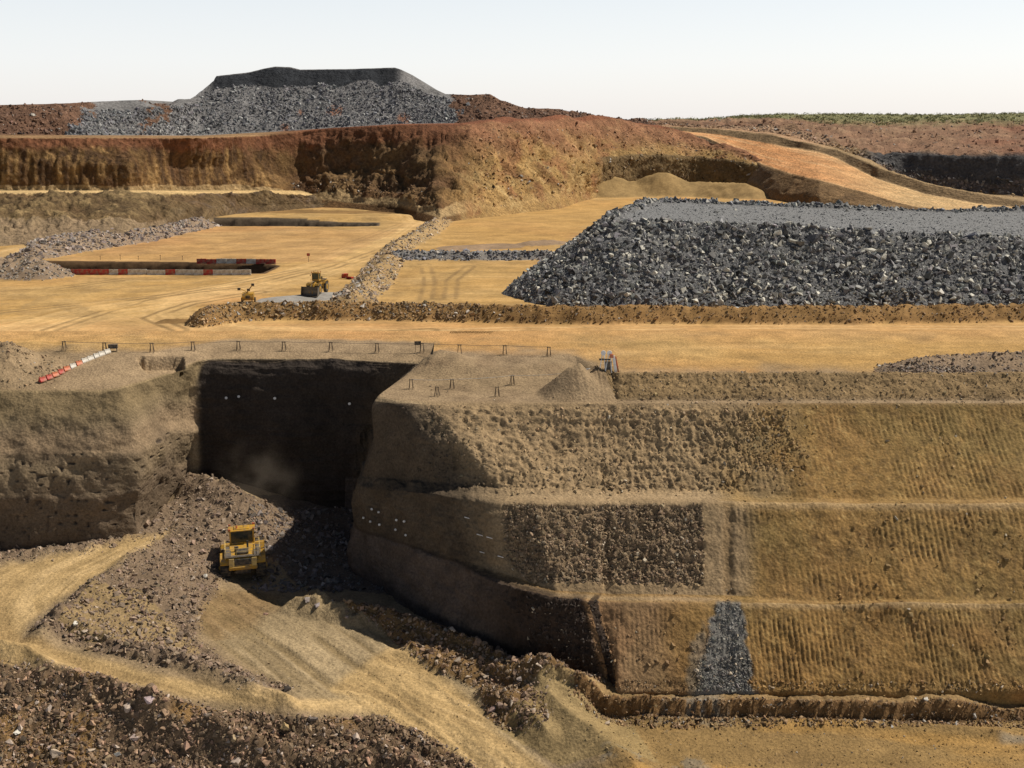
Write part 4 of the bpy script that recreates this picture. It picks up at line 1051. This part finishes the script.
def tyre(root, x, y, r, w, side):
    t = MB()
    seg = 24
    m = Matrix.Translation((x, y, r)) @ Matrix.Rotation(math.pi / 2, 4, 'Y')
    rr_ = bmesh.ops.create_cone(t.bm, cap_ends=True, segments=seg, radius1=r, radius2=r, depth=w, matrix=m)
    ed = [e for e in t.bm.edges if len({f.normal.to_tuple(1) for f in e.link_faces}) > 1 and abs((e.verts[0].co - e.verts[1].co).x) < .01]
    bmesh.ops.bevel(t.bm, geom=ed, offset=r * .12, segments=2, affect='EDGES')
    for k in range(20):
        a = k / 20 * 2 * math.pi
        for sd in (-1, 1):
            t.box((x + sd * w * .24, y + math.cos(a) * r * 1.0, r + math.sin(a) * r * 1.0), (w * .40, r * .12, r * .09), (a - math.pi / 2, 0, 0), 0)
    wo_ = empty_part('wheel', root)
    t.build('tyre', M_TYRE, wo_)
    h = MB(); xo = x + side * w * .5
    h.tube((xo - side * .12 * r, y, r), (xo + side * .02, y, r), r * .52, 20).tube((xo, y, r), (xo + side * .10 * r, y, r), r * .2, 12)
    h.build('rim', M_YEL, wo_)

def empty_part(name, parent):
    o = bpy.data.objects.new(name, None); COL.objects.link(o); o.parent = parent
    return o

def make_loader(loc, rz, sc, label, bucket_z=.15, glass=M_GLASS):
    """wheel loader, local +Y is forward (bucket end), overall about 12.5 long"""
    r = empty('wheel_loader', loc, rz, label, 'wheel loader', scale=sc)
    for y in (1.5, 7.9):
        for sd in (-1, 1): tyre(r, sd * 1.8, y, 1.55, 1.05, sd)
    b = MB()
    b.profile([(-.2, 1.95), (-.35, 2.3), (-.1, 3.25), (.5, 3.5), (4.6, 3.75), (4.6, 1.8), (3.9, 1.8), (.6, 1.8)], -1.3, 1.3)
    MB().box((0, 2.6, 1.4), (1.5, 4.4, .9)).box((0, 5.6, 1.5), (1.5, 2.6, 1.1)).build('chassis', M_DARK, r)  # dark steel here also stands in for shade under the body
    b.box((0, 8.0, 1.6), (1.3, 3.0, 1.5))
    b.box((0, 4.9, 2.5), (2.9, 1.5, .9)).box((0, -.25, 2.05), (2.9, .7, .5), bev=.1)
    b.build('body', M_YEL, r)
    g = MB().box((0, -.31, 2.85), (1.7, .12, .85))
    for k in range(5): g.box((0, -.37, 2.5 + k * .17), (1.6, .05, .05), bev=0)
    g.build('grille', M_DARK, r)
    for sd in (-1, 1):
        f = MB()
        f.profile([(-.2, 2.6), (.4, 3.25), (2.7, 3.25), (3.4, 2.7), (3.4, 2.55), (2.6, 3.1), (.5, 3.1), (-.15, 2.47)], sd * 1.15, sd * 2.3)
        f.build('rear_fender', M_YEL, r)
        f = MB()
        f.profile([(6.2, 2.3), (6.7, 3.0), (9.0, 3.05), (9.4, 2.6), (9.3, 2.5), (8.9, 2.9), (6.8, 2.85), (6.3, 2.2)], sd * .75, sd * 2.3)
        f.build('front_fender', M_YEL, r)
        p = MB().box((sd * 1.15, -.46, 2.75), (.50, .10, 1.35)); p.build('rear_panel', M_YELP, r)
        l = MB()
        for k in range(5): l.box((sd * 2.0, 4.8, .9 + k * .42), (.55, .35, .06), bev=0)
        l.tube((sd * 2.28, 4.65, .7), (sd * 2.28, 4.65, 3.9), .035).tube((sd * 2.28, 5.0, .7), (sd * 2.28, 5.0, 3.9), .035)
        l.build('ladder', M_YEL, r)
        h = MB().tube((sd * 1.0, -.37, 3.0), (sd * 1.0, -.47, 3.0), .13, 12); h.build('headlight', M_LAMP, r)
        m = MB().tube((sd * 1.1, 6.2, 5.2), (sd * 1.75, 6.4, 5.15), .03).box((sd * 1.8, 6.42, 5.0), (.30, .06, .5)); m.build('mirror', M_DARK, r)
    rl = MB()
    for x0, y0, x1, y1 in ((-1.75, .1, 1.75, .1), (-1.75, .1, -1.75, 4.0), (1.75, .1, 1.75, 4.0)):
        for zz in (4.15, 4.6): rl.tube((x0, y0, zz), (x1, y1, zz), .035, 6)
    for x0, y0 in ((-1.75, .1), (-.6, .1), (.6, .1), (1.75, .1), (-1.75, 2.0), (1.75, 2.0), (-1.75, 4.0), (1.75, 4.0)): rl.tube((x0, y0, 3.2), (x0, y0, 4.6), .035, 6)
    rl.build('railing', M_YELP, r)
    w_ = MB().box((0, .15, 3.52), (3.7, .7, .08)).box((-1.5, 2.2, 3.58), (.7, 4.0, .07)).box((1.5, 2.2, 3.58), (.7, 4.0, .07)); w_.build('walkway', M_STEEL, r)
    ex = MB().tube((.55, 2.6, 3.6), (.55, 2.6, 4.75), .11, 10).tube((-.6, 1.9, 3.6), (-.6, 1.9, 4.3), .22, 12).box((0, 1.5, 3.72), (1.2, 1.6, .25)); ex.build('exhaust', M_DARK, r)
    c = empty_part('cab', r)
    cf = MB()
    for sx in (-1, 1):
        for sy, zz in ((4.6, 0), (6.3, 0)): cf.box((sx * 1.2, sy, 4.55), (.16, .16, 2.0), bev=0)
    cf.box((0, 5.45, 3.72), (2.6, 1.9, .42)); cf.build('frame', M_YEL, c)
    gl = MB().box((0, 5.45, 4.7), (2.36, 1.72, 1.55), bev=.02); gl.build('window', glass, c)
    rf = MB().box((0, 5.4, 5.62), (2.8, 2.3, .16), bev=.05).box((0, 5.4, 5.74), (1.6, 1.5, .12)); rf.build('roof', M_YEL, c)
    for x in (-1.25, 1.25):
        MB().box((x, 4.35, 5.83), (.26, .16, .26)).build('work_light', M_ORG, c)
        MB().box((x, 6.5, 5.83), (.26, .16, .26)).build('work_light', M_ORG, c)
    MB().tube((.2, 5.2, 5.75), (.2, 5.2, 6.45), .03, 6).build('aerial', M_DARK, c)
    MB().tube((-.5, 5.0, 5.75), (-.5, 5.0, 6.15), .09, 8).build('beacon', M_ORG, c)
    a = MB()
    for sd in (-1, 1):
        a.profile([(7.4, 2.9), (7.7, 3.4), (9.6, 3.0), (11.0, 1.2 + bucket_z), (11.1, .6 + bucket_z), (10.7, .6 + bucket_z), (9.3, 2.3), (7.5, 2.6)], sd * .75, sd * .45)
    a.tube((-.7, 9.4, 2.5), (.7, 9.4, 2.5), .2, 10); a.build('lift_arm', M_YEL, r)
    hy = MB().tube((0, 7.6, 3.4), (0, 9.3, 3.55), .14, 10).tube((0, 9.3, 3.55), (0, 10.9, 1.9 + bucket_z), .09, 8); hy.build('hydraulic_ram', M_STEEL, r)
    z0 = bucket_z
    bk = MB()
    outer = [(12.9, z0), (11.2, z0 + .02), (10.85, z0 + .5), (10.85, z0 + 1.5), (11.3, z0 + 2.25), (11.9, z0 + 2.5)]
    inner = [(11.9, z0 + 2.42), (11.38, z0 + 2.18), (10.97, z0 + 1.45), (10.97, z0 + .58), (11.28, z0 + .14), (12.9, z0 + .08)]
    bk.profile(outer + inner, -3.0, 3.0)
    side = [(12.6, z0), (11.2, z0), (10.85, z0 + .5), (10.85, z0 + 1.5), (11.3, z0 + 2.25), (11.9, z0 + 2.5)]
    bk.profile(side, -3.05, -2.95).profile(side, 2.95, 3.05)
    bko = bk.build('bucket', M_STEEL, r)
    for k in range(8): MB().box((-2.7 + k * .77, 13.05, z0 + .05), (.2, .45, .14), taper=.8).build('tooth', M_DARK, bko)
    return r

p0 = snap(246, 573, 1)
big = make_loader(p0 + Vector((.35, -2.3, -.1)), math.radians(14), 1.0, 'large yellow wheel loader seen from behind, digging rubble at the shadow edge')
big.scale = (1.24, .88, .98)
p1 = snap(311, 297, 2)
sml = make_loader(p1 + Vector((1.2, 6.8, .05)), math.radians(168), .62, 'small yellow wheel loader with dark cab facing the camera on the grey gravel pad', bucket_z=.05, glass=M_GREENGLASS)
sml.scale = (.56, .56, .72)

# portable lighting plant
p2 = snap(248, 302, 2)
r = empty('lighting_tower', p2, math.radians(8), 'yellow mobile lighting plant with folded mast standing left of the grey gravel pad', 'lighting tower', scale=1.12)
b = MB().profile([(-.9, .45), (-1.0, 1.0), (-.75, 1.55), (.75, 1.65), (1.0, 1.1), (.95, .45)], -.95, .95); b.build('body', M_YEL, r)
MB().box((0, -.99, 1.0), (.75, .06, .5)).build('grille', M_DARK, r)
for sd in (-1, 1):
    MB().tube((sd * .95, .1, .42), (sd * 1.18, .1, .42), .42, 16).build('wheel', M_TYRE, r)
    MB().box((sd * .7, -1.15, .35), (.12, .12, .7)).build('jack_leg', M_DARK, r)
MB().tube((-.2, .2, 1.6), (.75, -.2, 2.9), .09, 8).tube((0, .3, 1.6), (-1.3, .1, 2.35), .06, 8).build('mast', M_YEL, r)
for (x, z) in ((-1.45, 2.3), (.1, 2.1), (.85, 2.95)):
    l = MB().box((x, -.1, z), (.5, .3, .42)); l.build('lamp_head', M_DARK, r)

# tipped red drums by the track
for (q, rr2, lab, sx) in (((344, 278), .3, 'dusty red plastic road barrier tipped up at the roadside, left of the darker one', 1.0), ((351, 278.5), -.5, 'dark red plastic road barrier lying on its side beside the brighter one', 1.2)):
    p = snap(q[0], q[1], 2)
    o = MB().profile([(-.35, 0), (-.3, .35), (-.12, .5), (-.1, 1.1), (.1, 1.1), (.12, .5), (.3, .35), (.35, 0)], -.7 * sx, .7 * sx).build('road_barrier', M_RED, None)
    o.location = p + Vector((0, 0, .1)); o.rotation_euler = (math.radians(35 if sx == 1 else 70), 0, rr2)
    tag(o, lab, 'barrier')

# water filled barriers: red and white modules
ORD = ['first', 'second', 'third', 'fourth', 'fifth', 'sixth', 'seventh', 'eighth', 'ninth', 'tenth', 'eleventh', 'twelfth', 'thirteenth', 'fourteenth', 'fifteenth', 'sixteenth', 'seventeenth', 'eighteenth', 'nineteenth', 'twentieth', 'twenty first', 'twenty second', 'twenty third', 'twenty fourth', 'twenty fifth', 'twenty sixth', 'twenty seventh', 'twenty eighth']
def barrier_proto(L, mat, h=1.05):
    m = MB().profile([(-.32, .06), (-.32, .2), (-.14, .5), (-.1, h), (.1, h), (.14, .5), (.32, .2), (.32, .06)], -L / 2 + .02, L / 2 - .02)
    root = m.build('barrier', mat, None)
    for sx in (-.3, .3): MB().box((L * sx, 0, .04), (L * .2, .5, .08), bev=0).build('foot', M_DARK, root)
    MB().tube((0, 0, h), (0, 0, h + .06), .1, 10).build('filler_cap', M_DARK, root)
    return root
protos = {}
def barrier_row(a, b, pattern, which, where, group, h=1.05):
    a = Vector(a); b = Vector(b); n = len(pattern); d = (b - a) / n; L = math.hypot(d.x, d.y); ang = math.atan2(d.y, d.x)
    cnt = {}
    for i, ch in enumerate(pattern):
        key = (ch, round(L, 2), h)
        mat = {'r': M_RED, 'w': M_WHT, 'o': M_ORG}[ch]
        if key not in protos:
            o = protos[key] = barrier_proto(L, mat, h)
        else:
            o = copy_tree(protos[key])
        c = a + d * (i + .5)
        px_, py_ = proj(np.array(c)); g = snap(float(px_), float(py_), which)
        if which == 2: g = Vector((0, 0, max(g.z, 26.9)))
        o.location = (c.x + random.uniform(-.04, .04), c.y + random.uniform(-.08, .08), g.z - .03)
        o.rotation_euler = (0, random.uniform(-.01, .01), ang + random.uniform(-.03, .03))
        cw = {'r': 'red', 'w': 'off-white', 'o': 'orange red'}[ch]
        cnt[ch] = cnt.get(ch, 0) + 1
        tag(o, f'{ORD[cnt[ch]-1]} {cw} barrier from the left {where}', 'barrier', group)
a = at_z(43, 275, 27); b = at_z(251, 275, 27)
barrier_row(a, b, 'rrwrrrrwrwwwwrwwwrwwww', 2, 'in the row before the sunken slot', 'barriers in front of the sunken slot', 1.25)
a = at_z(197, 263.5, 27); b = at_z(276, 264, 27)
barrier_row(a, b, 'rrwwrwrr', 2, 'in the short row behind the slot', 'barriers behind the sunken slot', 1.2)
a = snap(40, 383, 0); b = snap(110, 352.5, 0)
barrier_row(a, b, 'rrorowowwwww', 0, 'in the slanting row on the left block', 'barriers slanting across the left pit block', .72)

# timber trestles carrying a line along the rim
def trestle_proto(h=1.45, mat=None):
    r = empty('trestle', (0, 0, 0), 0, None, 'trestle')
    for sd in (-1, 1):
        MB().tube((sd * .28, -.32, 0), (sd * .16, 0, h), .05, 6).build('leg', mat or M_WOOD, r)
        MB().tube((sd * .28, .32, 0), (sd * .16, 0, h), .05, 6).build('leg', mat or M_WOOD, r)
    MB().tube((-.32, 0, h * .92), (.32, 0, h * .92), .05, 6).build('crossbar', mat or M_WOOD, r)
    return r
TP = None
def trestle(px, py, which, label, group, rz=0, s=1.0):
    global TP
    if TP is None: TP = o = trestle_proto()
    else: o = copy_tree(TP)
    g = snap(px, py, which); o.location = g + Vector((0, 0, -.05)); o.rotation_euler = (0, 0, rz); o.scale = (s, s, s)
    tag(o, label, 'trestle', group)
    return g + Vector((0, 0, 1.38 * s))
def rope(pts, name, label, mat, rad=.022, sag=.12):
    m = MB()
    for a, b in zip(pts[:-1], pts[1:]):
        prev = a
        for k in range(1, 7):
            t = k / 6; q = a.lerp(b, t) - Vector((0, 0, sag * 4 * t * (1 - t)))
            m.tube(prev, q, rad, 5); prev = q
    return tag(m.build(name, mat), label, 'rope')
back = [64, 105, 151.6, 193.5, 238.7, 284, 331, 377, 422, 460, 505.5, 549]
pys = [351, 351, 352, 350.5, 350, 350.5, 351, 352, 352, 354, 355, 356]
tops = [trestle(x, y, 0, f'{ORD[i]} timber trestle from the left in the line along the rear pit rim', 'trestles along the rear pit rim', .1 * math.sin(i * 7), 1.0) for i, (x, y) in enumerate(zip(back, pys))]
rope(tops, 'rope', 'long dark rope strung over the trestles along the rear pit rim', M_ROPE, .03)
inner = [(411, 389), (437, 396), (453, 389), (496, 396), (513, 385), (565, 383)]
tops2 = [trestle(x, y, 0, f'{ORD[i]} timber trestle from the left on the sunken corner shelf', 'trestles on the sunken corner shelf', .4 * math.sin(i * 5), .95) for i, (x, y) in enumerate(inner)]
rope([tops2[0], tops2[2], tops2[4], tops2[5]], 'rope', 'pale rope strung between the trestles on the sunken corner shelf', M_STRING, .03)

g = snap(417.5, 352, 0)
r = empty('sign_board', g, .1, 'small dark notice board on two posts behind the rear rim of the cut', 'sign')
for sx in (-.35, .35): MB().tube((sx, 0, 0), (sx, 0, 1.35), .035, 6).build('post', M_WOOD, r)
MB().box((0, -.04, 1.4), (1.0, .05, .6)).build('board', M_DARK, r)
g = snap(113, 351, 0)
r = empty('tool_box', g, .2, 'low dark steel box on short legs behind the slanting barriers', 'box')
MB().box((0, 0, .75), (1.3, .7, .55)).build('body', M_DARK, r); MB().box((0, 0, 1.05), (1.36, .76, .06)).build('lid', M_WOOD, r)
for sx in (-.5, .5): MB().box((sx, 0, .22), (.1, .6, .5)).build('leg', M_STEEL, r)
g = snap(308, 262, 2)
r = empty('sign_post', g, 0, 'thin post with a small red sign on the sand beyond the small wheel loader', 'sign')
MB().tube((0, 0, 0), (0, 0, 1.9), .05, 6).build('post', M_WOOD, r); MB().box((0, -.06, 1.8), (.75, .05, .7)).build('board', M_RED, r)
stk = [(100, 260), (120, 260), (138, 260), (160, 260), (183, 260)]
for i, (x, y) in enumerate(stk):
    g = snap(x, y, 2); h = 1.0 + .3 * (i % 2)
    o = MB().tube((0, 0, 0), (.04, 0, h), .05, 6).box((.02, 0, h * .9), (.22, .05, .14), bev=0).build('survey_stake', M_WOOD); o.location = g
    tag(o, f'{ORD[i]} thin survey stake from the left on the far lip of the sunken slot', 'stake', 'survey stakes behind the slot')

# pale stand with orange top on the rim
g = snap(607, 373, 0)
r = empty('warning_stand', g + Vector((0, .3, 0)), math.radians(-6), 'white folding warning stand with orange topped boards and a dark panel behind the spoil cone', 'warning stand')
for sx in (-.55, .25):
    for sd in (-1, 1): MB().tube((sx + sd * .42 - .1, -.3, 0), (sx + sd * .12, 0, 2.45), .07, 6).build('leg', M_WPAINT, r)
    MB().tube((sx, -.08, 2.6), (sx, .04, 2.6), .33, 18).build('disc', M_WPAINT, r)
MB().box((.5, -.1, 2.25), (.55, .35, .5), taper=.8).build('beacon_box', M_ORG, r)
MB().box((.95, 0, 1.15), (.35, .1, 2.3), (0, math.radians(-10), 0)).build('board', M_WPAINT, r)
MB().box((1.25, .1, 1.1), (.22, .1, 2.1), (0, math.radians(-12), 0)).build('striped_board', M_ORG, r)
MB().box((.15, -.14, .95), (.85, .08, 1.15)).build('panel', M_DARK, r)
MB().box((-.35, -.1, 1.75), (1.5, .1, .25)).build('crossbar', M_DARK, r)
a = snap(566, 375, 0); b = snap(590, 372.5, 0)
o = MB().tube(a + Vector((0, 0, .25)), b + Vector((0, 0, .5)), .14, 10).build('pipe', M_WPAINT); tag(o, 'white plastic pipe lying across the sunken shelf left of the warning stand', 'pipe')

# rock bolt plates on the shaded corner and the notch wall
bolts = [(95, 198), (132, 208), (168, 222), (102, 246), (132, 262), (168, 275), (240, 255), (278, 262), (242, 300), (278, 318)]
row = lambda i: 'upper' if i in (0, 1, 2, 6, 7) else 'lower'
NW = gnormals(W_WALL).reshape(-1, 3)
def plate(px, py, label, group, rad=.14, bar=False):
    P, a, b = SURF[0]
    ok = (LV.ravel() < 5.9) & (LV.ravel() > 0)
    i = np.argmin((a - px) ** 2 + (b - py) ** 2 + np.where(ok, 0, 1e6) + (P[:, 1] > 157) * (2000 if px > 352 else 0))
    n = Vector(NW[i].tolist())
    if n.y > 0 and abs(n.y) > .3: n = -n
    p = Vector(P[i].tolist())
    if bar: o = MB().box((0, 0, 0), (.75, .14, .08), (0, .3, 0)).build('bolt_plate', M_WPAINT)
    else: o = MB().tube((0, 0, -.1), (0, 0, .08), rad, 10).build('bolt_plate', M_WPAINT)
    o.location = p + Vector((n.x, n.y, 0)) * .12
    if not bar: o.rotation_euler = n.to_track_quat('Z', 'Y').to_euler()
    tag(o, label, 'bolt plate', group)
cu = {'upper': 0, 'lower': 0}
for i, (x, y) in enumerate(bolts):
    k = row(i); cu[k] += 1
    plate(340 + x / 4.267, 460 + y / 4.267, f'{ORD[cu[k]-1]} white bolt plate from the left in the {k} row on the shaded pit corner', 'bolt plates on the shaded pit corner')
for i, (x, y) in enumerate([(550, 245), (595, 318), (640, 330), (608, 392), (690, 410)]):
    plate(340 + x / 4.267, 460 + y / 4.267, f'{ORD[i]} thin white strip from the left on the dark wall below the ledge tip', 'white strips on the dark wall', bar=True)
for i, (x, y) in enumerate([(226, 398), (239, 396), (275, 398), (350, 404)]):
    plate(x, y, f'{ORD[i]} pale bolt plate from the left on the black rear wall of the cut', 'bolt plates on the rear wall', .2)

# individual boulders the photograph picks out
def boulder(px, py, which, size, col, label, flat=.6, name='boulder'):
    V, F = TEMPL[random.randrange(8, 14)]
    bm = bmesh.new(); g = snap(px, py, which)
    vs = [bm.verts.new(Vector(v.tolist())) for v in V]
    for f in F: bm.faces.new([vs[k] for k in f])
    bmesh.ops.subdivide_edges(bm, edges=bm.edges[:], cuts=1, use_grid_fill=True)
    for v in bm.verts: v.co += Vector([random.uniform(-.05, .05) for _ in range(3)])
    me = bpy.data.meshes.new(name); bm.to_mesh(me); bm.free(); me.materials.append(M_ROCK)
    ca = me.color_attributes.new('zone', 'FLOAT_COLOR', 'POINT')
    ca.data.foreach_set('color', np.tile(np.r_[np.array(col), 1.0], len(me.vertices)).astype(np.float32))
    o = bpy.data.objects.new(name, me); COL.objects.link(o)
    o.location = g + Vector((0, 0, size * flat * .35)); o.scale = (size, size * .8, size * flat)
    o.rotation_euler = (random.uniform(-.4, .4), random.uniform(-.4, .4), random.uniform(0, 6))
    tag(o, label, 'boulder')
tan = (.42, .33, .24); pk = (.42, .32, .27); dk = (.15, .12, .10); gy = (.10, .10, .105); pale = (.60, .56, .48)
for a in [(149, 698, 1, 1.0, (.45, .35, .34), 'tall pinkish boulder standing on the lower verge of the haul road near the left'),
          (285, 727, 1, 1.0, (.40, .28, .13), 'flat tan slab leaning on the bank just below the haul road bend'),
          (312, 722, 1, .9, dk, 'dark boulder perched on the bank edge right of the flat tan slab'),
          (19, 734, 1, .75, pale, 'pale flat boulder in the foreground rubble near the left picture edge'),
          (57, 755, 1, 1.0, tan, 'largest tan slab low in the foreground rubble at bottom left'),
          (50, 747, 1, .55, pk, 'pinkish stone just above the largest tan foreground slab'),
          (90, 752, 1, .7, tan, 'tan boulder right of the largest foreground slab'),
          (135, 741, 1, .75, pk, 'pinkish flat boulder in the middle of the foreground bank'),
          (117, 756, 1, .55, pale, 'narrow pale stone low in the foreground rubble right of the tan boulders'),
          (528, 664, 1, 1.15, (.46, .34, .24), 'largest tan slab on the blast rubble under the shaded wall foot'),
          (546, 662, 1, .5, pale, 'white stone right of the large slab under the shaded wall'),
          (502, 650, 1, .8, (.42, .29, .2), 'tan boulder up left of the large slab on the blast rubble'),
          (519, 679, 1, .6, (.34, .28, .24), 'grey brown stone just below the large slab on the blast rubble'),
          (492, 711, 1, .9, (.28, .19, .16), 'purple brown boulder in the small dark heap beside the ramp'),
          (500, 706, 1, .7, (.34, .24, .18), 'brown boulder at the top of the small dark heap beside the ramp'),
          (75, 626, 1, .65, pale, 'round pale stone at the upper left end of the dark rubble ridge'),
          (63, 628, 1, .5, pk, 'pinkish stone left of the round pale stone on the rubble ridge'),
          (90, 649, 1, .7, (.48, .35, .2), 'tan stone at the road side foot of the dark rubble ridge'),
          (308, 600, 1, .8, (.28, .24, .22), 'grey boulder in the little rock patch at the shadow edge'),
          (318, 607, 1, .7, (.33, .28, .27), 'mauve boulder lowest in the little rock patch at the shadow edge'),
          (266, 615, 1, .6, (.28, .17, .12), 'reddish stone alone on the upper part of the ramp'),
          (346, 618, 1, .5, pk, 'pale stone near the top right of the ramp below the shadow'),
          (205, 577, 1, .7, pale, 'pale boulder at the muck heap edge left of the large wheel loader'),
          (224, 533, 1, .7, pale, 'white boulder on the muck heap just above left of the large wheel loader'),
          (330, 590, 1, 1.1, dk, 'dark boulder lying in the shadow right of the large wheel loader'),
          (209, 718, 1, .55, tan, 'tan stone on the bank below the middle of the haul road'),
          (607, 724, 1, .6, tan, 'flat stone below the left end of the small step')]:
    boulder(*a)
SURF.append((PS.reshape(-1, 3),) + tuple(q.ravel() for q in proj(PS)))
for a in [(813, 240, 3, 2.3, gy, 'biggest dark block on the front rim of the grey stockpile'),
          (800, 246, 3, 1.6, (.2, .18, .15), 'brown grey block just below the biggest dark block on the stockpile rim'),
          (780, 232, 3, 1.7, gy, 'dark block on the stockpile rim left of the biggest dark block'),
          (972, 238, 3, 1.8, (.09, .095, .12), 'pointed blue black block on the stockpile rim far right'),
          (722, 248, 3, 1.3, pale, 'white boulder high on the front slope of the grey stockpile'),
          (711, 271, 3, 1.5, (.38, .38, .34), 'flat pale grey slab on the left half of the stockpile front slope'),
          (756, 233, 3, 1.2, pale, 'pale angular boulder on the stockpile rim left of the dark blocks'),
          (942, 292, 3, 1.3, pale, 'white boulder low on the right half of the stockpile front slope'),
          (860, 290, 3, 1.4, (.42, .41, .38), 'light grey boulder low in the middle of the stockpile front slope'),
          (628, 298, 3, 1.3, pale, 'white boulder at the foot of the stockpile front slope'),
          (583, 283, 3, 1.2, (.4, .4, .37), 'light grey boulder on the left flank of the stockpile')]:
    boulder(*a)
g = snap(452, 213, 2)
boulder(453, 209.5, 2, 3.2, (.20, .15, .10), 'lone dark boulder on the sand at the tip of the far spur')

# dust hanging in the cut behind the large wheel loader
g = at_y(258, 482, 150.5)
bm = bmesh.new(); bmesh.ops.create_icosphere(bm, subdivisions=3, radius=1)
me = bpy.data.meshes.new('dust_cloud'); bm.to_mesh(me); bm.free()
dm = bpy.data.materials.new('dust'); dm.use_nodes = True; nt = dm.node_tree; nt.nodes.clear()
vo = nt.nodes.new('ShaderNodeVolumePrincipled'); vo.inputs['Color'].default_value = (.75, .62, .48, 1); vo.inputs['Anisotropy'].default_value = .3
om = nt.nodes.new('ShaderNodeOutputMaterial'); nt.links.new(vo.outputs[0], om.inputs['Volume'])
tc = nt.nodes.new('ShaderNodeTexCoord'); ln = nt.nodes.new('ShaderNodeVectorMath'); ln.operation = 'LENGTH'; nt.links.new(tc.outputs['Object'], ln.inputs[0])
mr = nt.nodes.new('ShaderNodeMapRange'); mr.inputs[1].default_value = .05; mr.inputs[2].default_value = .95; mr.inputs[3].default_value = .13; mr.inputs[4].default_value = 0
nt.links.new(ln.outputs['Value'], mr.inputs[0])
nz = nt.nodes.new('ShaderNodeTexNoise'); nz.inputs['Scale'].default_value = 2.2; nz.inputs['Detail'].default_value = 3; nt.links.new(tc.outputs['Object'], nz.inputs['Vector'])
m2 = nt.nodes.new('ShaderNodeMapRange'); m2.inputs[1].default_value = .44; m2.inputs[2].default_value = .72; nt.links.new(nz.outputs[0], m2.inputs[0])
mm = nt.nodes.new('ShaderNodeMath'); mm.operation = 'MULTIPLY'; nt.links.new(mr.outputs[0], mm.inputs[0]); nt.links.new(m2.outputs[0], mm.inputs[1]); nt.links.new(mm.outputs[0], vo.inputs['Density'])
me.materials.append(dm)
o = bpy.data.objects.new('dust_cloud', me); COL.objects.link(o); o.location = g.tolist(); o.scale = (7.5, 4.5, 7.5)
tag(o, 'faint brown dust hanging before the dark rear wall of the cut', 'dust', kind='stuff')
S.cycles.volume_step_rate = 2.0; S.cycles.volume_max_steps = 64
